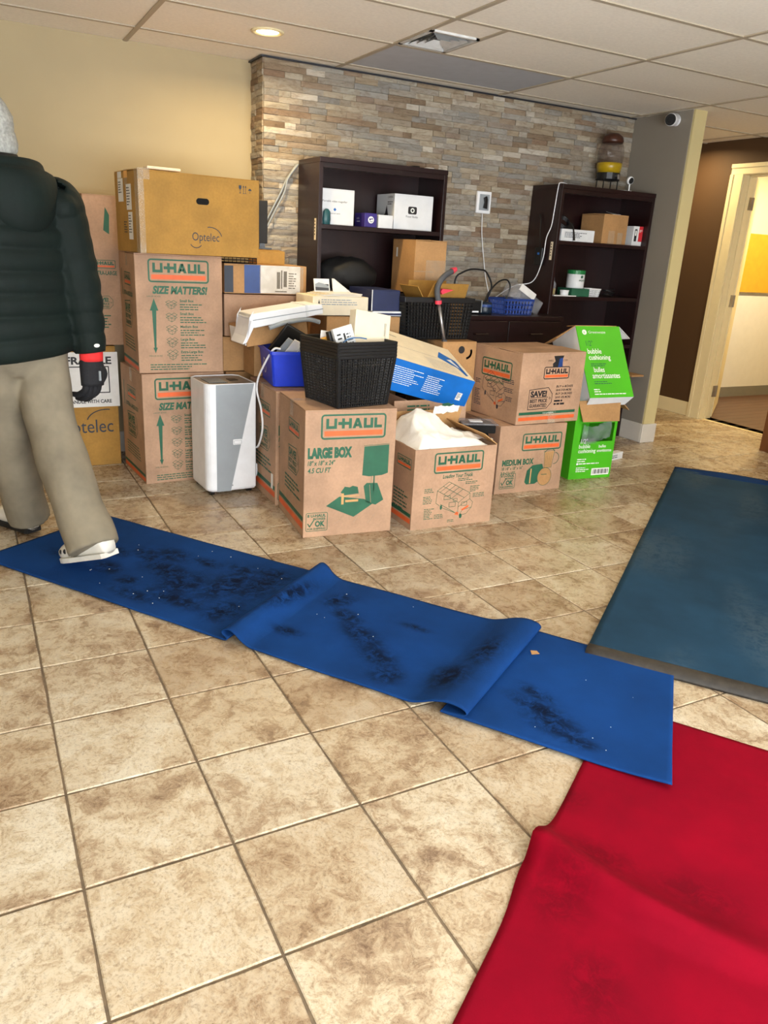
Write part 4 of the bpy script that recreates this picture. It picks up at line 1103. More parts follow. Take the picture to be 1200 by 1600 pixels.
# wall phone jack
t = thing('wall_phone', 'white wall plate with a black handset fixed to the stone wall', 'wall phone', (3.128, SY-.017, 1.577))
mb = MB(); mb.box(-.058,-.022,0,.058,.001,.142); mb.build('plate', MT['white_plastic'], t, bevel=.006)
mb = MB(); mb.box(-.04,-.026,.02,.04,-.0215,.122); mb.build('inset', MT['grey_plastic'], t, bevel=.002)
mb = MB(); mb.prism([(-.012,-.026,.035),(.02,-.026,.03),(.02,-.026,.09),(.01,-.026,.112),(-.012,-.026,.1),(-.004,-.026,.07)], (0,-.012,0)); mb.build('handset', MT['black_plastic'], t, bevel=.002)
mb = MB(); mb.tube(catmull([(.0,-.01,0),(.012,-.012,-.14),(.045,-.014,-.3),(.075,-.014,-.42),(.1,-.05,-.56),(.08,-.07,-.636)]), .003, 6); mb.build('cord', MT['white_plastic'], t, smooth=True)
# conduit pair beside the left bookcase
mb = MB()
for k in (0, .016): mb.tube(catmull([(1.762+k*.2,SY-.02-k,1.765),(1.70,SY-.022-k,1.68),(1.66+k,SY-.024-k,1.60),(1.60+k,SY-.024-k,1.49),(1.55+k,SY-.03-k,1.40),(1.50,SY-.05,1.30)]), .006, 6)
o = mb.build('conduit_cable', MT['grey_plastic'], None, smooth=True); tag(o, 'pair of grey cables slanting across the stone wall by the left bookcase', 'cable')
# security camera on the stub wall
t = thing('security_camera', 'white security camera with a black front near the ceiling on the stub wall', 'camera', (4.42, 1.98, 2.262))
M = Matrix.Rotation(math.radians(-90),4,'Y')
mb = MB(); mb.lathe([(0,0),(.035,0),(.035,.012),(.02,.02),(0,.02)], 20, M); mb.build('mount', MT['white_plastic'], t)
A = Matrix.Translation((-.05,-.01,0)) @ Matrix.Rotation(math.radians(208),4,'Z') @ Matrix.Rotation(math.radians(8),4,'Y') @ Matrix.Rotation(math.pi/2,4,'Y')
mb = MB(); mb.lathe([(0,-.055),(.034,-.055),(.04,-.045),(.04,.05),(.036,.055),(0,.055)], 22, A); mb.build('housing', MT['white_plastic'], t, smooth=False, bevel=.002)
mb = MB(); mb.lathe([(0,.0555),(.037,.0555),(.034,.062),(.018,.062),(.016,.058),(0,.058)], 22, A); mb.build('lens_face', MT['black_matte'], t)

# ---- things on the low cabinet
CT = .9355
t = thing('blue_basket', 'blue slotted plastic basket on the low dark cabinet', 'basket', (3.24, 2.08, CT), math.radians(3))
mb, cr = lattice(.23, .16, .095, 9, 3, .011, 1.1); mb.build('lattice', MT['blue_basket'], t); x, y = cr(.095); rim_loop(2*x,2*y,.088,.014,.008).build('rim', MT['blue_basket'], t)
mb = MB(); mb.box(-.115,-.08,0,.115,.08,.004); mb.build('base', MT['blue_basket'], t)
t = thing('plastic_sleeve', 'clear plastic sleeve with a white strip poking out of the blue basket', 'packaging', (3.27, 2.09, CT+.02))
M = Matrix.Rotation(math.radians(28),4,'Y'); mb = MB(); mb.box(-.12,-.06,.05,.16,.05,.15,M); mb.build('sleeve', MT['plastic_clear'], t, bevel=.006)
mb = MB(); mb.box(-.08,-.064,.12,.07,-.0605,.165,M); mb.build('white_strip', MT['paper'], t)
t = thing('speaker_puck', 'dark blue cylindrical gadget on the low cabinet beside the blue basket', 'gadget', (2.985, 2.03, CT))
mb = MB(); mb.lathe([(0,0),(.05,0),(.052,.02),(.052,.06),(.046,.075),(0,.078)], 24); mb.build('body', plain('dark_teal', (22,34,48), .4), t, smooth=True); mb = MB(); mb.lathe([(.0525,.045),(.0535,.048),(.0535,.06),(.0525,.063)], 24); mb.build('band', MT['blue_card'], t)
t = thing('router_box', 'long black electronics box on the low cabinet below the wall phone', 'electronics', (2.80, 2.06, CT))
mb = MB(); mb.box(-.13,-.09,.01,.12,.09,.085); mb.box(-.12,-.08,0,-.1,.08,.01); mb.box(.09,-.08,0,.11,.08,.01); mb.build('body', MT['black_plastic'], t, bevel=.006)
mb = MB(); mb.box(.121,-.088,.012,.127,.088,.09); mb.build('end_plate', MT['grey_plastic'], t); mb = MB(); mb.box(-.03,-.0915,.012,.1,-.0902,.022); mb.build('light_strip', MT['white_plastic'], t)
mb = MB(); mb.tube(catmull([(2.775,2.1,1.02),(2.785,2.1,1.152),(2.83,2.1,1.19),(2.894,2.1,1.213),(2.97,2.1,1.215),(3.024,2.1,1.2),(3.076,2.1,1.12),(3.06,2.1,1.05),(3.01,2.06,1.012)]), .006, 8)
o = mb.build('black_cable', MT['black_plastic'], None, smooth=True); tag(o, 'thick black cable arching over the router box in front of the stone wall', 'cable')
mb = MB(); mb.tube(catmull([(3.0,2.05,1.012),(3.03,2.06,1.07),(3.11,2.07,1.142),(3.178,2.07,1.156),(3.211,2.07,1.11),(3.19,2.07,1.04),(3.17,2.07,1.0)]), .0055, 8)
o = mb.build('black_cable', MT['black_plastic'], None, smooth=True); tag(o, 'smaller black cable loop dropping into the blue basket', 'cable')

# ================================================================ portable air conditioner
t = thing('air_conditioner', 'white and grey portable air conditioner on the floor in front of the tall boxes', 'air conditioner', (1.083, 1.675, .022), math.radians(3))
W2, D2, H = .137, .145, .585
def sect(z, inset=0):
    # rounded front-left edge: x to the right, y back
    pts = []
    for a in range(7):
        an = math.radians(180+90*a/6); pts.append((-W2+.045+.045*math.cos(an), -D2+.05+.05*math.sin(an)))
    pts += [(W2-.006,-D2),(W2,-D2+.006),(W2,D2-.03),(W2-.03,D2),(-W2+.03,D2),(-W2,D2-.03)]
    return [Vector((x*(1-inset), y*(1-inset), z)) for x, y in pts]
mb = MB(); mb.loft([sect(0,.05), sect(.012,.0), sect(H-.012,.0)], cap=True); mb.build('body', MT['white_plastic'], t)
# top rim, recessed top deck and grille
rim_o = sect(H-.012); rim_i = [Vector((p.x*.965, p.y*.965, H-.012)) for p in rim_o]; n = len(rim_o)
mb = MB(); a = rim_o + [p+Vector((0,0,.010)) for p in rim_o] + [p+Vector((0,0,.010)) for p in rim_i] + rim_i
mb.add(a, [(r*n+i, r*n+(i+1)%n, ((r+1)%4)*n+(i+1)%n, ((r+1)%4)*n+i) for r in range(4) for i in range(n)]); mb.build('top_rim', MT['white_plastic'], t)
mb = MB(); mb.add([p+Vector((0,0,.006)) for p in rim_i], [tuple(range(n))]); mb.build('top_deck', plain('taupe_plastic', (126,116,104), .4), t)
mb = MB(); mb.box(-.10,-.09,H-.008,-.0,.06,H-.005); gr = mb.build('grille_recess', MT['hole'], t)
for k in range(9): mb = MB(); mb.box(-.097+k*.011,-.085,H-.0055,-.092+k*.011,.055,H-.002); mb.build('grille_slat', MT['grey_plastic'], gr)
mb = MB(); mb.box(.03,-.03,H-.008,.08,.03,H-.003); mb.build('control_panel', MT['black_plastic'], t, bevel=.002)
p = Print((-W2,-D2,0),(1,0,0),(0,0,1)); p.poly('grey_plastic', [(.05,.0),(.128,.0),(.262,H-.005),(.052,H-.005)]); p.line('white_card', [(.128,0),(.262,H-.005)], .002, 1)
p.build(t)
mb = MB(); mb.box(.005,-D2-.004,.255,.055,-D2+.002,.285); mb.build('latch_plate', MT['white_plastic'], t, bevel=.003)
p = Print((-W2,-D2-.0045,0),(1,0,0),(0,0,1)); p.frame('grey_plastic', .147, .26, .042, .02, .0015, .003); p.build(t)
for q in ((.155,.305),(.137,.03)):
    mb = MB(); mb.lathe([(0,-.002),(.004,-.002),(.004,.002),(0,.002)], 10, Matrix.Translation((-W2+q[0],-D2,q[1])) @ Matrix.Rotation(math.pi/2,4,'X')); mb.build('screw', MT['steel'], t)
for x in (-.105,.105):
    for y in (-.11,.11):
        mb = MB(); mb.lathe([(0,-.012),(.018,-.012),(.018,.012),(0,.012)], 14, Matrix.Translation((x,y,-.004)) @ Matrix.Rotation(math.pi/2,4,'Y')); mb.build('caster', MT['black_plastic'], t)
mb = MB(); mb.box(W2,-D2+.03,.05,W2+.006,D2-.04,H-.05); mb.build('side_vent', MT['black_matte'], t)
for k in range(14): mb = MB(); mb.box(W2+.005,-D2+.035,.07+k*.03,W2+.011,D2-.045,.085+k*.03); mb.build('vent_slat', MT['grey_rubber'], t)
cw = [(1.222,1.60,.25),(1.229,1.575,.246),(1.23,1.507,.272),(1.231,1.446,.377),(1.231,1.468,.476),(1.231,1.535,.558),(1.231,1.515,.636),(1.25,1.44,.74),(1.275,1.40,.80),(1.31,1.40,.80)]
mb = MB(); ca_, sa_ = math.cos(math.radians(3)), math.sin(math.radians(3))
mb.tube(catmull([((x-1.083)*ca_+(y-1.675)*sa_, -(x-1.083)*sa_+(y-1.675)*ca_, z-.022) for x, y, z in cw]), .0055, 8); mb.build('power_cord', MT['white_plastic'], t, smooth=True)
mb = MB(); mb.tube(catmull([(W2+.004,-.08,.12),(W2+.02,-.09,.11),(W2+.02,-.09,.06),(W2+.004,-.08,.045)]), .006, 8); mb.box(W2+.004,-.1,.1,W2+.024,-.06,.125); mb.build('drain_plug', MT['white_plastic'], t)

# ================================================================ the pile
# stack right of the tall boxes
carton('support_carton', 'brown carton on the floor behind the air conditioner, bottom of the plain stack', (1.17, 1.9), 0, .45, .38, .605, 0, 'kraft_plain')
carton('plain_carton', 'low plain carton under the taller plain carton behind the air conditioner', (1.155, 1.9), 0, .45, .36, .19, .611, 'kraft_plain')
carton('plain_carton', 'plain carton between the low plain carton and the blue labelled box', (1.165, 1.9), 0, .45, .36, .225, .8065, 'kraft')
t, F = solidbox('labelled_box', 'blue and brown box with a big white shipping label on the plain stack', 'box', 1.165, 1.89, 1.0375, .478, .3, .155, 'kraft_plain')
p = F['front']; p.rect('navy_ink', .0, .005, .05, .14); p.rect('blue_card', .112, .003, .10, .15); p.rect('paper', .205, .004, .235, .148, 1)
p.rect(K, .3, .03, .02, .09, 2); p.rect(K, .325, .03, .008, .1, 2); p.rect(K, .34, .04, .02, .085, 2); p.fine(K, .37, .11, .05, 7, .013, 2, 2); p.rect(K, .29, .012, .07, .006, 2)
p.build(t)
mb = MB(); mb.box(-.04,-.1525,.004,.22,-.1518,.15); mb.build('label_film', MT['tape'], t)
t = thing('wire_tray', 'black wire letter tray on the blue labelled box', 'tray', (1.26, 2.0, 1.193))
mb = MB()
for k in range(9): mb.tube([(-.09+.0225*k,-.1,0),(-.09+.0225*k,-.1,.032)], .0018, 5); mb.tube([(-.09+.0225*k,-.1,.002),(-.09+.0225*k,.1,.002)], .0018, 5)
for z in (.002,.017,.032): mb.tube([(-.09,-.1,z),(.09,-.1,z),(.09,.1,z),(-.09,.1,z)], .0022, 5, True)
mb.build('wire_mesh', MT['black_plastic'], t)
carton('small_carton', 'small tan carton behind the long ochre carton by the stone wall', (1.38, 1.98), 0, .165, .16, .075, 1.193, 'kraft_ochre')
t = thing('black_monitor', 'black flat panel standing behind the long ochre carton', 'monitor', (1.45, 2.1, 1.2738), math.radians(-10))
mb = MB(); mb.box(-.065,-.012,.03,.03,.012,.26); mb.build('panel', MT['black_matte'], t, bevel=.004); mb = MB(); mb.box(-.05,-.04,0,.05,.04,.008); mb.box(-.015,-.01,.008,.015,.01,.04); mb.build('stand', MT['black_plastic'], t)
# blue recycling bin and contents
t = thing('recycling_bin', 'bright blue recycling bin on the large moving box', 'bin', (1.415, 1.515, .611), math.radians(-8))
def binring(w, d, z, r=.02):
    out = []
    for cx, cy, a0 in ((w/2-r,d/2-r,0),(-w/2+r,d/2-r,90),(-w/2+r,-d/2+r,180),(w/2-r,-d/2+r,270)):
        for i in range(4): a = math.radians(a0+30*i); out.append(Vector((cx+r*math.cos(a), cy+r*math.sin(a), z)))
    return out
mb = MB(); mb.loft([binring(.255,.30,.008), binring(.255,.30,0), binring(.285,.335,.165), binring(.30,.35,.165), binring(.30,.35,.18), binring(.278,.328,.18), binring(.246,.29,.01)], cap=True); mb.build('body', MT['blue_bin'], t)
p = Print((-.136,.10,.0),(0,-1,0),(-.08,0,1)); 
for k in range(3): p.arc(W, .1, .09, .035, 20+120*k, 110+120*k, .01); 
p.build(t)
t2 = thing('laptop', 'black laptop leaning out of the blue bin', 'laptop', (1.455, 1.49, .765))
M = Matrix.Rotation(math.radians(28),4,'Y') @ Matrix.Rotation(math.radians(-62),4,'X'); mb = MB(); mb.box(-.15,-.1,.0,.15,.11,.016,M); mb.build('lid', MT['black_plastic'], t2, bevel=.004); mb = MB(); mb.box(-.15,-.1,.018,.15,.11,.028,M); mb.build('keyboard_base', MT['black_matte'], t2, bevel=.003)
for k, (dx, dy, rx, ry, lab) in enumerate(((-.02,-.06,-55,25,'white booklet nearest the rim of the blue bin'),(-.05,-.03,-60,30,'grey folder behind the white booklet in the blue bin'),(.03,-.09,-50,18,'pale paper stack at the front of the blue bin'))):
    M = Matrix.Rotation(math.radians(ry),4,'Y') @ Matrix.Rotation(math.radians(rx),4,'X'); mb = MB(); mb.box(-.06,-.08,0,.06,.08,.008,M); o = mb.build('booklet', MT['paper' if k != 1 else 'grey_plastic'], None, bevel=.002); o.location = (1.42+dx, 1.47+dy, .765); tag(o, lab, 'booklet')
lump('dark_cloth', 'dark crumpled cloth filling the blue bin', 'cloth', (1.415, 1.515, .70), (.115,.13,.075), 'black_matte', .2)
# carton behind bin with tilted box and white plastic frame
carton('support_carton', 'short brown carton behind the blue bin', (1.27, 1.70), 0, .36, .18, .205, .611, 'kraft_plain')
t, F = solidbox('tilted_box', 'tilted brown box with a white barcode label under the long white tray', 'box', 1.19, 1.62, .80, .36, .24, .10, 'kraft_plain'); t.rotation_euler = (0, math.radians(-7), math.radians(4)); t.location.z += .005
p = F['left']; p.rect('paper', .03, .01, .17, .08); p.fine(K, .05, .075, .12, 4, .016, 5, 1); p.build(t)
mb = MB(); mb.box(-.186,-.118,.008,-.1815,.09,.092); mb.build('barcode_label', MT['paper'], t)
t = thing('equipment_tray', 'long white plastic equipment tray lying across the tilted box', 'tray', (1.40, 1.61, .955), math.radians(2)); t.rotation_euler = (0, math.radians(-9), math.radians(2))
mb = MB(); mb.prism([(-.2,-.08,-.035),(.2,-.08,-.02),(.2,-.08,.03),(.13,-.08,.037),(-.2,-.08,.037),(-.215,-.08,.02)], (0,.2,0)); mb.build('shell', MT['white_plastic'], t, bevel=.005)
mb = MB(); mb.prism([(-.215,-.082,.02),(-.2,-.082,.037),(-.25,-.082,-.07),(-.275,-.082,-.105),(-.25,-.082,-.1),(-.2,-.082,-.03)], (0,.19,0)); mb.build('end_lip', MT['white_plastic'], t, bevel=.003)
mb = MB(); mb.box(-.2,-.0835,.004,.2,-.0802,.008); mb.build('groove', MT['grey_plastic'], t); mb = MB(); mb.box(.1,-.083,-.02,.112,.12,.04); mb.build('joint_band', MT['white_card'], t)
mb = MB(); mb.tube(catmull([(-.12,-.085,-.045),(-.02,-.09,-.03),(.1,-.085,-.035),(.17,-.08,-.06)]), .012, 8); mb.build('under_duct', MT['grey_plastic'], t)
# support for the paper trays
carton('support_carton', 'tall hidden brown carton behind the blue bin and baskets', (1.70, 1.66), 0, .40, .34, .47, 0, 'kraft_plain')
carton('support_carton', 'second brown carton under the cream paper tray behind the baskets', (1.66, 1.62), 0, .46, .38, .47, .4755, 'kraft_plain')
t = thing('paper_tray', 'wide cream paper box stacked with loose sheets behind the baskets', 'paper box', (1.735, 1.73, .951))
mb = MB(); mb.box(-.165,-.12,0,.17,.13,.10); mb.build('body', MT['cream'], t, bevel=.003)
for k in range(4): mb = MB(); M = Matrix.Rotation(math.radians(-4+3*k),4,'Z'); mb.box(-.13+.02*k,-.115,.1005+.004*k,.13,.1,.1035+.004*k,M); mb.build('loose_sheet', MT['paper' if k % 2 else 'cream'], t)
p = Print((-.165,-.12,0),(1,0,0),(0,0,1)); p.fine('grey_plastic', .05, .08, .26, 3, .012, 4); p.poly(K, [(.03,.06),(.036,.085),(.042,.06)]); p.build(t)
t = thing('photo_card', 'small upright card with a landscape picture on the cream paper box', 'card', (1.68, 1.74, 1.068), math.radians(10)); t.rotation_euler = (math.radians(-12),0,math.radians(8))
mb = MB(); mb.box(-.05,0,0,.05,.003,.07); mb.build('card', MT['paper'], t); p = Print((-.05,0,0),(1,0,0),(0,0,1)); p.rect('grey_rubber', .006, .006, .088, .035); p.poly('grey_plastic', [(.006,.041),(.03,.05),(.06,.044),(.094,.03),(.094,.02),(.006,.025)],1); p.build(t)
mb = MB(); mb.prism([(0,0,0),(.12,.02,0),(.02,.03,.07),(.0,.02,.072)], (0,.004,.001)); o = mb.build('folded_sheet', MT['paper'], None); o.location = (1.745,1.74,1.067); tag(o, 'folded white sheet leaning beside the picture card', 'paper')
t, F = solidbox('navy_carton', 'navy blue carton with a white edge beside the cream paper box', 'box', 1.93, 1.62, .978, .18, .3, .115, 'navy'); F['front'].rect('paper', .0, .0, .006, .115); F['front'].build(t)
t, F = solidbox('navy_carton', 'thin navy and white carton under the navy carton', 'box', 1.935, 1.61, .951, .185, .3, .026, 'white_card'); F['front'].rect('navy', .002, .004, .181, .012); F['front'].build(t)

# nested black baskets
def basket(label, z, solid):
    t = thing('black_basket', label, 'basket', (1.474, .937, z), math.radians(9), 'nested black baskets on the front moving box')
    w = .285; h = .235
    mb, cr = lattice(w-.012, w-.012, h, 22 if solid else 10, 18 if solid else 6, .0062, 1.17)
    mb.build('lattice', MT['black_plastic'], t)
    x, y = cr(h); rim_loop(2*x, 2*y, h-.012, .014, .010).build('rim', MT['black_plastic'], t, bevel=.002)
    for sx in (-1, 1):
        for sy in (-1, 1):
            q = w/2-.006; mb = MB(); mb.tube([(sx*q,sy*q,0),(sx*x,sy*y,h)], .008, 6); mb.build('corner_post', MT['black_plastic'], t)
    mb = MB(); mb.box(-q,-q,0,q,q,.004); mb.build('base', MT['black_plastic'], t)
names = ['lowest and outermost of the nested black lattice baskets', 'second from the bottom of the nested black lattice baskets', 'third from the bottom of the nested black lattice baskets', 'fourth from the bottom of the nested black lattice baskets', 'topmost of the nested black lattice baskets holding papers']
for k, nm in enumerate(names): basket(nm, .6175 + .0145*k, k == 0)
bx, by, bz = 1.474, .937, .70
def slab(name, label, cat, c, size, rot, mat, fn=None):
    t = thing(name, label, cat, c); t.rotation_euler = tuple(math.radians(a) for a in rot)
    w, d, h = size; mb = MB(); mb.box(-w/2,-d/2,0,w/2,d/2,h); mb.build('body', MT[mat], t, bevel=.002)
    p = Print((-w/2,-d/2,0),(1,0,0),(0,0,1))
    if fn: fn(p)
    p.build(t); return t
slab('white_book_box', 'big cream box standing in the topmost black basket', 'box', (1.545, .88, .785), (.20,.05,.25), (-9,9,8), 'cream', lambda p: (p.rect('grey_rubber', .168, .15, .003, .06), p.rect('grey_rubber', .175, .09, .002, .12)))
slab('small_white_pack', 'white pack with a black band leaning in the topmost black basket', 'pack', (1.445, .83, .80), (.10,.022,.18), (-12,-14,6), 'white_card', lambda p: (p.fine(K, .012, .145, .03, 6, .018, 3), p.rect(K, .045, .06, .01, .09), p.fine('grey_rubber', .06, .14, .03, 8, .014, 4)))
slab('black_case', 'small black case beside the white pack in the topmost black basket', 'case', (1.395, .865, .80), (.05,.03,.155), (-10,-10,6), 'black_plastic')
slab('orange_folder', 'orange and white folder at the left of the topmost black basket', 'folder', (1.375, .90, .80), (.055,.006,.125), (-8,-16,5), 'orange_paper')
slab('white_envelope', 'white envelope sticking up at the left of the topmost black basket', 'envelope', (1.352, .93, .80), (.07,.004,.145), (-6,8,5), 'paper')
mb = MB(); mb.tube(catmull([(1.38,.81,.90),(1.41,.80,.925),(1.46,.80,.93),(1.50,.80,.925)]), .0035, 6); o = mb.build('blue_strap', plain('pale_blue_strap', (70,110,150), .5), None, smooth=True); tag(o, 'thin pale blue strap across the white pack in the baskets', 'strap')

# blue and white tilted carton
P0 = Vector((1.79,1.10,.80)); P1 = Vector((2.335,1.115,.652)); Bk = Vector((.035,.36,.125)); 
e1 = P1-P0; Dn = Vector((-.03,.05,-.165))
t = thing('printer_carton', 'blue and white carton lying tilted between the baskets and the upper moving box', 'box', tuple(P0+Dn))
mb = MB(); mb.hexa((0,0,0), e1, Bk, -Dn); mb.build('body', MT['azure'], t, bevel=.002)
n_ = e1.cross(Bk).normalized()
p = Print(-Dn, e1, Bk - Bk.project(e1), n_); L1 = e1.length; L2 = (Bk - Bk.project(e1)).length
sh_ = Bk.dot(e1.normalized())
def sk(pts): return [(x + y/L2*sh_, y) for x, y in pts]
p.poly('cream', sk([(0.002,.002),(L1-.002,.002),(L1-.002,L2-.002),(.002,L2-.002)]))
p.line('grey_rubber', sk([(0,.19),(L1,.185)]), .002, 1); 
for k in range(16): p.line('blue_card', sk([(.30+.012*k,.03),(.285+.012*k,.15)]), .0014, 1)
p.poly('azure', sk([(.40,.2),(.45,.29),(.535,.215),(.54,.05),(.52,.04),(.5,.12)]), 1); p.poly('white_card', sk([(.46,.2),(.5,.22),(.52,.12)]), 2)
p.line(K, sk([(.12,.32),(.165,.312)]), .006, 1); p.arc('grey_rubber', .13, .29, .04, 90, 230, .0015, 1)
p.build(t)
fe = -Dn; p = Print((0,0,0), e1, fe - fe.project(e1), e1.cross(fe).normalized()); 
for k in range(9): p.fine(W, .03, .135-.011*k, .2, 1, .008, k); p.fine(W, .245, .13-.011*k, .14, 1, .008, 30+k)
p.rect('paper', .475, .045, .034, .045); p.fine(K, .48, .08, .024, 4, .008, 4, 1)
p.build(t)
# clear tubs & wrapper beside it
t = thing('plastic_tub', 'clear plastic tub with dark contents between the white bag and the medium box', 'tub', (2.33, 1.05, .392), math.radians(-20))
mb = MB(); mb.box(-.09,-.06,0,.09,.06,.045); mb.build('contents', MT['hole'], t, bevel=.006); mb = MB(); mb.box(-.1,-.07,.046,.1,.07,.056); mb.build('lid', MT['plastic_clear'], t, bevel=.004); mb = MB(); mb.box(-.05,-.03,.0565,.02,.02,.06); mb.build('label', MT['paper'], t)
lump('black_bag', 'small black bag wedged behind the white bag', 'bag', (2.31, 1.0, .322), (.05,.05,.066), 'black_matte', .2)
lump('dark_wrapper', 'dark glossy wrapper under the clear tub beside the medium moving box', 'wrapper', (2.37, 1.05, .324), (.035,.05,.068), 'black_plastic', .3)
carton('support_carton', 'brown carton low in the gap between the open boxes and the medium boxes', (2.245, .955), 0, .16, .19, .27, 0, 'kraft_plain')

# carton with a hole, black crate and grabber
t, F = carton('holed_carton', 'brown carton with a round cable hole under the black crate', (2.335, 1.475), 0, .235, .40, .822, 0, 'kraft_plain')
p = F['front']; p.disc(K, .13, .775, .022); p.arc(K, .165, .76, .035, -80, 20, .014); p.build(t)
t = thing('black_crate', 'black perforated crate with an open brown flap inside, near the left bookcase', 'crate', (2.345, 1.70, .8285), math.radians(0))
mb, cr = lattice(.42, .26, .225, 22, 12, .009, 1.1); mb.build('lattice', MT['black_plastic'], t); x, y = cr(.225); rim_loop(2*x,2*y,.205,.03,.014).build('rim', MT['black_plastic'], t, bevel=.003)
mb = MB(); mb.box(-.21,-.13,0,.21,.13,.006); mb.box(-.2,-.115,.0,.09,-.111,.2); mb.box(-.2,-.115,.0,-.195,.115,.2); mb.box(-.2,.112,.0,.2,.115,.2); mb.build('base', MT['black_plastic'], t)
w_, d_, h_ = .28, .2, .2
t = thing('flap_carton', 'open tan carton inside the black crate', 'box', (2.40, 1.71, .837), math.radians(4))
mb = shell(w_, d_, h_); mb.build('body', MT['kraft_plain'], t); flap('front', w_, d_, h_, .12, 118, t, 'kraft_ochre', taper=.1); flap('back', w_, d_, h_, .11, 85, t, 'kraft_ochre'); flap('left', w_, d_, h_, .1, 125, t, 'kraft_ochre')
t = thing('grabber_cane', 'grey hooked grabber with coral trigger leaning on the black crate', 'grabber', (2.36, 1.53, .83))
q = lambda x, y, z: (x-2.36, y-1.53, z-.83)
mb = MB(); mb.tube([q(2.355,1.50,.825), q(2.31,1.52,1.04)], .0105, 10); mb.build('pole', MT['steel'], t, smooth=True)
mb = MB(); mb.tube(catmull([q(2.31,1.52,1.04), q(2.295,1.52,1.10), q(2.305,1.52,1.145), q(2.34,1.525,1.185), q(2.395,1.53,1.215)]), .0165, 10); mb.build('handle', MT['grey_rubber'], t, smooth=True)
mb = MB(); mb.tube([q(2.31,1.52,1.03), q(2.308,1.52,1.05)], .019, 10); mb.tube([q(2.39,1.53,1.213), q(2.42,1.535,1.225)], [.019,.012], 10); mb.build('collar', MT['pink_plastic'], t)
mb = MB(); mb.prism([q(2.315,1.51,1.10), q(2.325,1.51,1.115), q(2.40,1.51,1.11), q(2.325,1.51,1.085)], (0,.02,0)); mb.build('trigger', MT['pink_plastic'], t)
mb = MB(); mb.tube([q(2.355,1.50,.83), q(2.357,1.498,.808)], [.016,.02], 10); mb.build('tip', MT['grey_rubber'], t)

# white bag in the open box
def bagz(u, v):
    x = -.218 + .436*u; y = -.188 + .376*v
    hgt = .135*math.exp(-((u-.36)**2/.07 + (v-.62)**2/.16)) + .05*math.exp(-((u-.12)**2/.03+(v-.5)**2/.3)) + .03*math.exp(-((u-.72)**2/.03+(v-.35)**2/.2))
    edge = min(1, 7*min(u+.03, 1-u+.02, v+.05, 1-v+.05))
    nn = Vector((x*7, y*7, 0)); wr = (1-abs(noise.noise(nn)))**3*.018 + (1-abs(noise.noise(nn*2.1+Vector((3,1,0)))))**3*.008
    return Vector((x, y, .392 + edge*(hgt + wr + .002)))
t = thing('white_bag', 'crumpled white plastic bag bulging out of the open truck-print box', 'bag', (1.747+.235, .70+.2, 0), math.radians(-1.2))
mb = MB(); mb.grid(bagz, 56, 44); o = mb.build('bag_film', MT['bag_white'], t, smooth=True)
mb = MB(); mb.grid(lambda u, v: Vector((-.02+.13*u+.02*v, .03+.02*v-.03*u, .53+.035*v*(1-.2*u)+.03*u*(.4) + .012*noise.noise(Vector((u*6,v*5,2))))), 12, 6); o = mb.build('bag_tail', MT['bag_white'], t, smooth=True)
mb = MB(); mb.grid(lambda u, v: Vector((.12+.15*u, -.12+.16*v*(1-.6*u), .43-.015*u+.02*math.sin(v*3)*(1-u) + .01*noise.noise(Vector((u*5,v*5,7))))), 12, 8); o = mb.build('bag_corner', MT['bag_white'], t, smooth=True)

# ---- desk end at the right edge
t = thing('wooden_desk', 'brown wooden desk end at the right edge in front of the doorway', 'desk', (5.32, 1.08, 0))
mb = MB(); mb.box(-.12,-.5,0,-.09,.285,.70); mb.build('end_panel', MT['desk_wood'], t, bevel=.002)
mb = MB(); mb.box(-.09,-.48,.02,.36,-.45,.70); mb.build('back_panel', MT['desk_wood'], t); mb = MB(); mb.box(.33,-.5,0,.36,.285,.70); mb.build('end_panel', MT['desk_wood'], t, bevel=.002)
mb = MB(); mb.box(-.14,-.52,.70,.38,.30,.73); mb.build('desk_top', MT['desk_wood'], t, bevel=.003)

# ================================================================ rugs on the floor
def stain_attr(me, fn):
    at = me.attributes.new('stain', 'FLOAT', 'POINT')
    at.data.foreach_set('value', [fn(v.co) for v in me.vertices])
def blob(x, y, cx, cy, a, b, rot=0):
    c, s = math.cos(rot), math.sin(rot); dx, dy = x-cx, y-cy
    u, v = (dx*c+dy*s)/a, (-dx*s+dy*c)/b
    return math.exp(-(u*u+v*v)**1.5)
# ---- long blue runner with two folds; local x = length, y = width
RL, RW = 2.675, .67
RO = Vector((.399, 1.38, 0)); RD = Vector((1.522, -2.196, 0)).normalized(); RN = Vector((-.82, -.572, 0)).normalized()
prof = [(0,0),(.3,0),(.6,0),(.9,0),(1.1,0),(1.2,0.0),(1.245,.001),(1.255,.014),(1.238,.032),(1.244,.046),(1.262,.052),(1.283,.042),(1.308,.02),(1.34,.004),(1.38,0),(1.5,0),(1.7,0),(1.9,0),(2.0,.001),
        (2.05,.012),(2.10,.030),(2.145,.039),(2.185,.034),(2.2,.021),(2.185,.010),(2.15,.007),(2.125,.0055),(2.13,.002),(2.16,.0004),(2.25,0),(2.45,0),(RL,0)]
pts = catmull([(s, 0, z) for s, z in prof], 9)
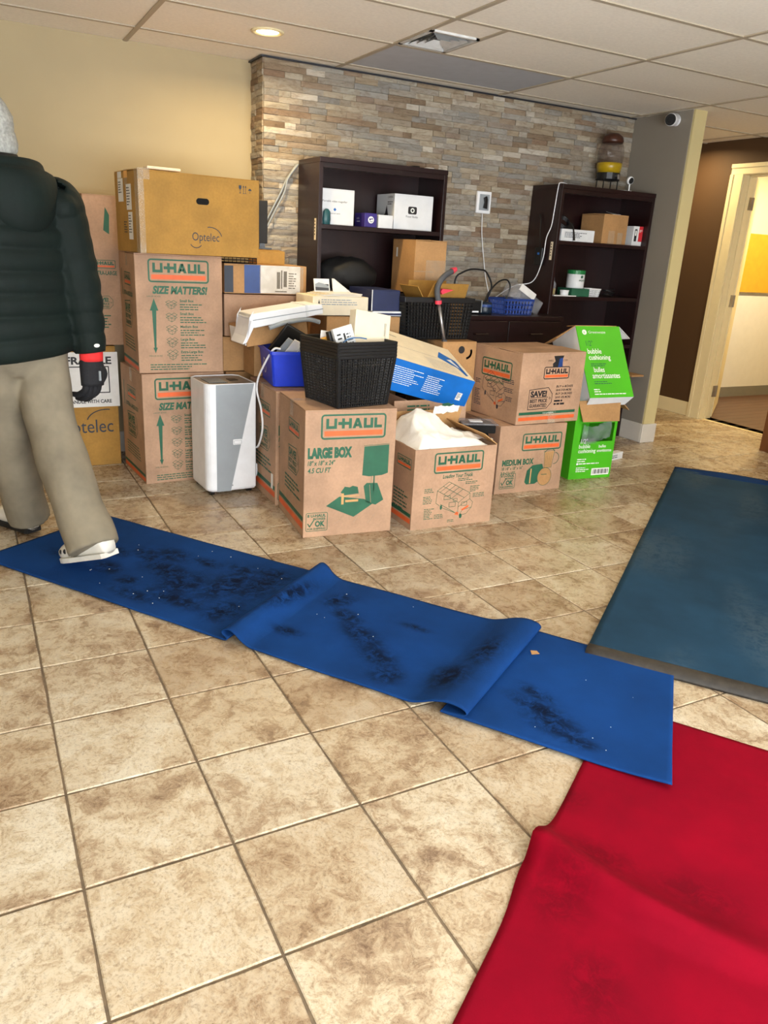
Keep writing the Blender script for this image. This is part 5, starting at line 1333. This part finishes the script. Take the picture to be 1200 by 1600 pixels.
# denser sampling on flat stretches
dense = [pts[0]]
for a, b in zip(pts, pts[1:]):
    k = max(1, int((b-a).length/.012))
    for i in range(1, k+1): dense.append(a + (b-a)*i/k)
NV = 56
vs, fs = [], []
for j in range(NV+1):
    v = j/NV
    for q in dense:
        s = q.x; sh = .0
        if 1.15 < s < 1.45: sh = .04*v*math.sin(math.pi*(s-1.15)/.3)
        if 1.95 < s < 2.3: sh = -.03*v*math.sin(math.pi*(s-1.95)/.35)
        if s > 2.25: sh += .088*v*(s-2.25)/(RL-2.25)
        zz = max(q.z, 0)
        if 1.2 < s < 1.4: zz *= 1 - .15*v
        edge = .006*noise.noise(Vector((s*3, v*2, 1)))
        curl = .012*max(0, (s-2.5)/.175)**2*max(0, v-.75)/.25
        wav = .003*(.5+.5*noise.noise(Vector((s*4, v*3, 5))))
        lift = .0085 if s > 2.2 else .0085*max(0,min(1,(s-1.95)/.25))*(1 if q.z < .02 else 1)
        vs.append((s+sh, v*RW+edge*(1 if j in (0, NV) else 1), zz + wav + curl + .0045 + lift*.5))
nn = len(dense)
fs = [(j*nn+i, (j+1)*nn+i, (j+1)*nn+i+1, j*nn+i+1) for j in range(NV) for i in range(nn-1)]
me = bpy.data.meshes.new('blue_runner'); me.from_pydata(vs, [], fs)
for p_ in me.polygons: p_.use_smooth = True
def rst(c):
    x, y = c.x, c.y; k = 0
    for cx, cy, a, b, r in ((.55,.26,.12,.05,.3),(.72,.34,.15,.07,.2),(.80,.18,.08,.035,.1),(.98,.16,.1,.04,.2),(1.03,.34,.14,.05,-.2),(.92,.52,.16,.05,.1),(1.12,.24,.08,.16,0),(.65,.5,.06,.04,0),(1.14,.5,.07,.1,0),
                            (1.45,.18,.05,.07,.5),(1.54,.28,.09,.04,.4),(1.66,.38,.13,.05,.5),(1.78,.48,.1,.05,.5),(1.86,.57,.06,.06,0),(1.42,.5,.06,.03,0),(1.8,.22,.06,.02,0),(1.3,.3,.03,.16,.1),(2.05,.5,.07,.09,0),(2.1,.3,.05,.12,0),
                            (2.36,.5,.12,.04,.3),(2.42,.56,.1,.05,.2),(2.32,.42,.07,.03,.4),(2.5,.6,.06,.03,0),(.2,.45,.06,.03,0),(.85,.4,.1,.12,0),(.62,.2,.1,.06,.2),(.5,.45,.08,.05,.3),(1.0,.3,.08,.2,0),(1.1,.12,.1,.05,0),(.4,.3,.08,.04,.2),(.75,.58,.12,.04,.1)):
        k = max(k, blob(x, y, cx, cy, a, b, r))
    return k
stain_attr(me, rst)
o = link('blue_runner', me, MT['runner']); tag(o, 'long bright blue runner with two folds and dark wet footprints', 'rug')
# bright lint specks and a leaf bit on it are part of the surface
M = Matrix.Identity(4)
for i in range(3): M[i][0] = RD[i]; M[i][1] = RN[i]; M[i][2] = (0,0,1)[i]; M[i][3] = RO[i]
o.matrix_world = M
sm = o.modifiers.new('solid', 'SOLIDIFY'); sm.thickness = .004; sm.offset = -1
lint = MB(); rr = random.Random(21)
for k in range(46):
    s, v = rr.uniform(.3, 2.6), rr.uniform(.05,.62)
    if 1.18 < s < 1.42 or 1.95 < s < 2.28: continue
    r_ = rr.uniform(.0007,.0017); z = .0105 if s < 1.95 else .0135
    lint.box(s-r_, v-r_, z-.002, s+r_, v+r_, z+.0008)
x = lint.build('lint_specks', MT['white_print'], o); x['kind'] = 'stuff'
mb = MB(); mb.prism([(2.215,.16,.0155),(2.235,.15,.0155),(2.25,.165,.0155),(2.228,.185,.0155)], (0,0,.001)); mb.build('leaf_scrap', MT['kraft_plain'], o)

# ---- slate blue mat with rubber edge
A = Vector((1.751,-.581,0)); ax = Vector((.8,.6,0)); ay = Vector((.6,-.8,0)); ML, MW = 2.84, 1.25
vs, fs = [], []
nu, nv = 90, 46
for j in range(nv+1):
    for i in range(nu+1):
        x, y = ML*i/nu, MW*j/nv
        vs.append((x, y, .0125 + .004*noise.noise(Vector((x*2,y*2,3))) + (.012*max(0,(x-ML+.12)/.12)**2*(.5+.5*math.sin(y*5)))))
fs = [(j*(nu+1)+i, (j+1)*(nu+1)+i, (j+1)*(nu+1)+i+1, j*(nu+1)+i+1) for j in range(nv) for i in range(nu)]
mt_ = thing('entrance_mat', 'slate blue entrance mat with a black rubber edge at the right', 'mat')
M = Matrix.Identity(4)
for i in range(3): M[i][0] = ax[i]; M[i][1] = ay[i]; M[i][2] = (0,0,1)[i]; M[i][3] = A[i]
mt_.matrix_world = M
me = bpy.data.meshes.new('mat_pile'); me.from_pydata(vs, [], fs)
for p_ in me.polygons: p_.use_smooth = True
stain_attr(me, lambda c: max(0, noise.noise(Vector((c.x*1.3,c.y*5,9)))*.55))
o = link('mat_pile', me, MT['mat_blue'], mt_); sm = o.modifiers.new('solid','SOLIDIFY'); sm.thickness = .006; sm.offset = -1
mb = MB(); mb.loft([[Vector((-.06, y, .003)), Vector((.02, y, .003)), Vector((.02, y, .018)), Vector((.0, y, .026)), Vector((-.03, y, .025)), Vector((-.06, y, .012))] for y in [k*MW/30 for k in range(31)]]); mb.build('rubber_edge', MT['rubber_edge'], mt_, smooth=True)
mb = MB(); mb.grid(lambda u, v: Vector((ML-.07+.075*v, MW*u, .0175+.018*v*v*(.5+.5*math.sin(MW*u*5))+.004*noise.noise(Vector((u*4,v,2))))), 40, 4)
o = mb.build('far_binding', MT['mat_fold'], mt_, smooth=True); sm = o.modifiers.new('solid','SOLIDIFY'); sm.thickness = .005
# ---- red rug
A = Vector((1.584,-.885,0)); ax = Vector((-.832,-.555,0)); ay = Vector((.555,-.832,0)).normalized(); ML, MW = 2.1, 1.5
vs = []; nu, nv = 130, 96
inv = lambda P: ((P[0]-A.x)*ax.x+(P[1]-A.y)*ax.y, (P[0]-A.x)*ay.x+(P[1]-A.y)*ay.y)
w0, w1 = inv((.955,-1.306)), inv((1.149,-1.72))
wd = Vector((w1[0]-w0[0], w1[1]-w0[1])).normalized()
for j in range(nv+1):
    for i in range(nu+1):
        x, y = ML*i/nu, MW*j/nv
        rel = Vector((x-w0[0], y-w0[1])); al = rel.dot(wd); ac = rel.x*wd.y - rel.y*wd.x
        ac2 = -ac + .03*math.sin(al*7)
        prof_ = math.exp(-(ac2/.018)**2) if ac2 < 0 else math.exp(-(ac2/.07)**2)
        z = .06*prof_*max(0, 1-max(0, al-.25)/.5)
        z += .006*(noise.noise(Vector((x*3,y*3,1)))+.4)*(1 if x > .2 else 0)
        vs.append((x + .012*math.sin(y*3)*0, y - (.02*math.exp(-((x-w0[0]-.05)/.12)**2) if j == 0 else 0), .0045 + max(0, z)))
fs = [(j*(nu+1)+i, (j+1)*(nu+1)+i, (j+1)*(nu+1)+i+1, j*(nu+1)+i+1) for j in range(nv) for i in range(nu)]
me = bpy.data.meshes.new('red_rug'); me.from_pydata(vs, [], fs)
for p_ in me.polygons: p_.use_smooth = True
def rds(c):
    k = .0
    for px, py, a, b, r in ((1.02,-1.2,.1,.05,.4),(.93,-1.42,.1,.07,0),(1.08,-1.38,.05,.09,0),(.84,-1.62,.08,.06,.3),(1.2,-1.55,.05,.1,0),(1.15,-1.18,.05,.05,0)):
        q = inv((px,py)); k = max(k, blob(c.x, c.y, q[0], q[1], a, b, r))
    return min(1, k*.6 + .12*max(0, noise.noise(Vector((c.x*4,c.y*4,4)))))
stain_attr(me, rds)
o = link('red_rug', me, MT['red_rug']); tag(o, 'bright red felt rug with a ridge, partly under the blue runner', 'rug')
M = Matrix.Identity(4)
for i in range(3): M[i][0] = ax[i]; M[i][1] = ay[i]; M[i][2] = (0,0,1)[i]; M[i][3] = A[i]
o.matrix_world = M
sm = o.modifiers.new('solid','SOLIDIFY'); sm.thickness = .004; sm.offset = 1

# ================================================================ the walking person
PC = Vector((.07, 1.05, 0)); PA = math.radians(30)
pr_, ph_ = Vector((math.cos(PA), math.sin(PA), 0)), Vector((-math.sin(PA), math.cos(PA), 0))
def L(x, y, z):
    d = Vector((x, y, 0)) - PC; return Vector((d.dot(pr_), d.dot(ph_), z))
per = thing('person', 'person with grey hair walking away in a dark green quilted jacket and khaki trousers', 'person', tuple(PC), PA)
def limb(mb, pts, rad, n=18, sub=8, quilt=0, flat=1.0):
    path = catmull(pts, sub); k = len(path); R_ = []
    for i in range(k):
        t = i/(k-1)*(len(rad)-1); a = int(min(t, len(rad)-2)); f = t-a
        r = rad[a]*(1-f)+rad[a+1]*f
        R_.append(r)
    if quilt:
        d = 0
        for i in range(k):
            if i: d += (path[i]-path[i-1]).length
            R_[i] *= 1 + (.13 if d > .2 else .06)*(abs(math.sin(math.pi*d/quilt))**.45 - .6)
    mb.tube(path, R_, n, False, flat)
def remesh(o, vox, it=4):
    m_ = o.modifiers.new('remesh', 'REMESH'); m_.mode = 'VOXEL'; m_.voxel_size = vox; m_.use_smooth_shade = True
    s_ = o.modifiers.new('smooth', 'SMOOTH'); s_.iterations = it; s_.factor = .5
hipR, kneeR, ankR = L(.155,1.07,.88), L(.168,.955,.54), L(.258,.682,.135)
hipL, kneeL, ankL = L(-.015,1.0,.88), L(.005,1.16,.48), L(.06,1.255,.10)
shR, elR, wrR = L(.272,1.10,1.385), L(.318,1.05,1.085), L(.343,1.035,.845)
shL, elL, wrL = L(-.145,.925,1.385), L(-.225,.98,1.10), L(-.24,1.13,.90)
neck = L(.045,1.08,1.52); head = L(.04,1.10,1.655)
hd = Vector((-.35, 1, -.1)).normalized(); hr = Vector((1, .35, 0)).normalized()
# body: one continuous surface (torso, limbs, neck and head)
mb = MB()
def ring(c, rx, ry, n=20): return [Vector((c[0]+rx*math.cos(2*math.pi*i/n), c[1]+ry*math.sin(2*math.pi*i/n), c[2])) for i in range(n)]
mb.loft([ring((0,0,.80),.1,.08), ring((0,0,.88),.155,.105), ring((0,.0,1.0),.15,.1), ring((0,.01,1.15),.155,.105), ring((0,.02,1.3),.17,.105), ring((0,.02,1.40),.15,.085), ring((0,.02,1.45),.07,.06), ring((neck.x,neck.y,1.5),.055,.055), ring((neck.x,neck.y,1.58),.053,.055)])
limb(mb, [hipR, kneeR, ankR], [.085,.06,.042]); limb(mb, [hipL, kneeL, ankL], [.085,.06,.042])
limb(mb, [shR, elR, wrR], [.05,.042,.03]); limb(mb, [shL, elL, wrL], [.05,.042,.03])
mb.ell(head, (.076,.094,.112)); mb.ell(head+hd*.088+Vector((0,0,-.012)), (.013,.02,.02), 10, 6); mb.ell(head+hd*.05+Vector((0,0,-.07)), (.05,.05,.045), 14, 8)
for s in (-1,1): mb.ell(head+hr*.078*s+Vector((0,0,-.01)), (.012,.02,.03), 10, 6)
mb.ell(head+hd*.082+Vector((0,0,-.055)), (.022,.012,.008), 10, 6)
o = mb.build('body', MT['skin'], per, smooth=True); remesh(o, .009, 3)
for s in (-1,1):
    mb = MB(); mb.ell(head+hd*.083+hr*.03*s+Vector((0,0,.012)), (.011,.009,.009), 10, 8); mb.build('eye', MT['white_print'], per, smooth=True)
mb = MB(); mb.ell(head+Vector((0,-.006,.022)), (.088,.104,.108), 24, 14); mb.ell(head-hd*.03+Vector((0,0,-.05)), (.082,.08,.085), 20, 12)
vs = []
for v in mb.v:
    q = Vector(v); d = (q-head); fr = d.dot(hd)
    if fr > .05 and d.z < .05: q -= hd*(fr-.05)*.95
    q += d.normalized()*.006*noise.noise(q*45); vs.append(tuple(q))
mb.v = vs; mb.build('hair', MT['hair'], per, smooth=True)
# jacket
mb = MB(); rings = []
NZ = 64
for i in range(NZ+1):
    t = i/NZ; z = .835 + t*.615
    rx = .238 if t < .55 else .238 - .05*((t-.55)/.45)**2; ry = .165 if t < .75 else .165-.055*((t-.75)/.25)**1.5
    if t < .1: rx -= .012*(1-t/.1); ry -= .01*(1-t/.1)
    if t > .9: rx *= 1-.3*((t-.9)/.1)**2
    qb = .019*(abs(math.sin(math.pi*(z-.835)/.082))**.5)
    rings.append([Vector(((rx+qb)*math.copysign(abs(math.cos(a))**.85, math.cos(a)), (ry+qb)*math.copysign(abs(math.sin(a))**.9, math.sin(a)) + .02*t, z + .02*(1-t)*math.cos(a)*(1 if t < .2 else 0))) for a in [2*math.pi*k/44 for k in range(44)]])
mb.loft(rings)
limb(mb, [shR+Vector((-.03,0,.03)), shR, elR, wrR], [.09,.098,.085,.062], 20, 18, .075); limb(mb, [shL+Vector((.03,0,.03)), shL, elL, wrL], [.09,.098,.085,.062], 20, 18, .075)
mb.ell((.0,-.01,1.405), (.25,.14,.088), 26, 14); mb.ell(shR+Vector((-.02,-.01,.01)), (.085,.10,.078), 18, 12); mb.ell(shL+Vector((.02,-.01,.01)), (.085,.10,.078), 18, 12)
mb.loft([ring((neck.x*.6,.02,1.44),.10,.10,24), ring((neck.x*.8,.02,1.50),.088,.092,24), ring((neck.x,.02,1.555),.084,.088,24)])
o = mb.build('jacket', MT['jacket'], per, smooth=True); remesh(o, .006, 1)
mb = MB(); mb.loft([ring((neck.x*.95,.02,1.545),.088,.093,24), ring((neck.x,.02,1.572),.082,.087,24)]); mb.build('collar_lining', MT['jacket_dark'], per, smooth=True)
# hood hanging on the back
mb = MB(); mb.ell((.0,-.15,1.41), (.19,.042,.115), 28, 16)
vs = []
for v in mb.v:
    q = Vector(v); k = (q.x/.2)**2; q.z += .06*k; q.y += .09*k; vs.append(tuple(q))
mb.v = vs
mb.tube(catmull([(-.15,.03,1.50),(-.1,-.08,1.53),(0,-.115,1.535),(.1,-.08,1.53),(.15,.03,1.50)]), .026, 12)
o = mb.build('hood', MT['jacket'], per, smooth=True); remesh(o, .008, 4)
for k in range(3):
    mb = MB(); mb.tube(catmull([(.19+.014*k,-.055,1.478-.024*k),(.205+.014*k,-.075,1.46-.026*k),(.215+.014*k,-.09,1.432-.026*k)]), [.004]*17, 6); mb.build('shoulder_stripe', MT['grey_plastic'], per, smooth=True)
v_ = (wrR-elR).normalized()
mb = MB(); mb.ell(wrR - v_*.035 + Vector((-.012,-.066,0)), (.014,.006,.008), 12, 8); mb.build('cuff_emblem', MT['white_print'], per, smooth=True)
mb = MB(); mb.box(shR.x+.03,shR.y-.092,1.30,shR.x+.05,shR.y-.088,1.309); mb.build('sleeve_tab', MT['grey_plastic'], per)
# trousers
mb = MB()
mb.loft([ring((0,0,.97),.165,.125,26), ring((-.015,0,.90),.158,.13,26), ring((-.015,.0,.82),.15,.125,26), ring((0,0,.76),.12,.1,26)])
def leg(hip, knee, ank, r):
    path = catmull([hip+Vector((0,0,.03)), hip, knee, ank], 12); k = len(path); R_ = []
    for i in range(k):
        t = i/(k-1); rr_ = r[0]*(1-t)**1 + r[1]*t; rr_ += .006*noise.noise(Vector((t*9, r[0]*50, 2))) + (.007*math.sin(t*26)*max(0,t-.25))
        R_.append(rr_)
    mb.tube(path, R_, 24)
leg(hipR, kneeR, ankR-Vector((0,0,.02)), (.104,.097)); leg(hipL, kneeL, ankL-Vector((0,0,.03)), (.108,.09))
vs = []
for v in mb.v:
    q = Vector(v); q += Vector((noise.noise(q*7), noise.noise(q*7+Vector((5,0,0))), 0))*.012; vs.append(tuple(q))
mb.v = vs
o = mb.build('trousers', MT['trousers'], per, smooth=True); remesh(o, .009, 2)
# gloves: palm, four fingers, thumb
def glove(wr, dirv, side, back):
    K_ = 1.22; d = dirv.normalized()*K_; b = back.normalized()*K_; s = d.cross(b).normalized()*side*K_
    mb = MB(); c = wr + d*.055
    limb(mb, [wr - d*.02, wr + d*.03, wr + d*.095], [.044,.053,.050], 16, 6, 0, .75)
    for k, (off, ln) in enumerate(((.028,.075),(.010,.085),(-.009,.08),(-.027,.062))):
        p0 = wr + d*.08 + s*off; p1 = p0 + d*ln*.5 - b*.008; p2 = p1 + d*ln*.3 - b*.03; p3 = p2 + d*ln*.02 - b*.028
        limb(mb, [p0, p1, p2, p3], [.0152,.015,.0135,.0105], 12, 5)
    p0 = wr + d*.03 + s*.03; limb(mb, [p0, p0 + d*.03 + s*.022, p0 + d*.062 + s*.02 - b*.014, p0 + d*.08 + s*.012 - b*.022], [.0195,.0178,.0155,.012], 12, 5)
    g = mb.build('glove', MT['glove'], per, smooth=True)
    mb = MB(); limb(mb, [wr - d*.03, wr + d*.012], [.05,.049], 18, 3, 0, .85); mb.build('glove_cuff', MT['red_cuff'], per, smooth=True)
    mb = MB(); q = wr + d*.06 + b*.034; mb.box(-.004,-.003,-.02,.004,.003,.02, Matrix.Translation(q)); mb.build('glove_mark', MT['grey_plastic'], g)
glove(wrR + (wrR-elR).normalized()*.02, Vector((-.02,.0,-1)), -1, Vector((.15,-1,0)))
glove(wrL + (wrL-elL).normalized()*.02, (wrL-elL)+Vector((0,0,-.1)), 1, Vector((-1,-.2,.2)))
# shoes
def shoe(toe, heel, name_dark, flatz):
    toe, heel = Vector(toe), Vector(heel); d = (toe-heel); ln = d.length; d.normalize()
    s = d.cross(Vector((0,0,1))).normalized(); u = s.cross(d).normalized()
    prof = [(0,.03,.0,.07),(.05,.038,0,.095),(.3,.04,0,.10),(.5,.043,0,.088),(.7,.047,0,.075),(.86,.044,.001,.066),(.96,.034,.004,.052),(1,.02,.008,.036)]
    rings = []
    for f, hw, zb, zt in prof:
        c = heel + d*ln*f; R_ = []
        for i in range(16):
            a = 2*math.pi*i/16; R_.append(c + s*hw*math.cos(a) + u*((zb+zt)/2 + (zt-zb)/2*math.copysign(abs(math.sin(a))**.7, math.sin(a)) + .012))
        rings.append(R_)
    mb = MB(); mb.loft(rings); sh_ = mb.build('shoe', MT['shoe'], per, smooth=True)
    rings = []
    for f, hw, zb, zt in prof:
        c = heel + d*ln*f; rings.append([c + s*(hw+.004)*x + u*z for x, z in ((-1,.002),(-1,.022),(1,.022),(1,.002))])
    mb = MB(); mb.loft(rings); mb.build('sole', MT['shoe'] if not name_dark else MT['shoe_dark'], sh_)
    if not name_dark:
        for k in range(3):
            mb = MB(); mb.ell(heel + d*ln*(.66+.1*k) + s*(.0475-.004*k)*1 + u*.05, (.008,.008,.011), 10, 6); mb.build('vent_dot', MT['shoe_dark'], sh_, smooth=True)
            mb = MB(); mb.ell(heel + d*ln*(.66+.1*k) - s*(.0475-.004*k)*1 + u*.05, (.008,.008,.011), 10, 6); mb.build('vent_dot', MT['shoe_dark'], sh_, smooth=True)
    return sh_
shoe(L(.168,.834,.012), L(.318,.60,.105), False, 0)
shoe(L(-.06,1.47,.0085), L(.075,1.235,.0085), True, 0)
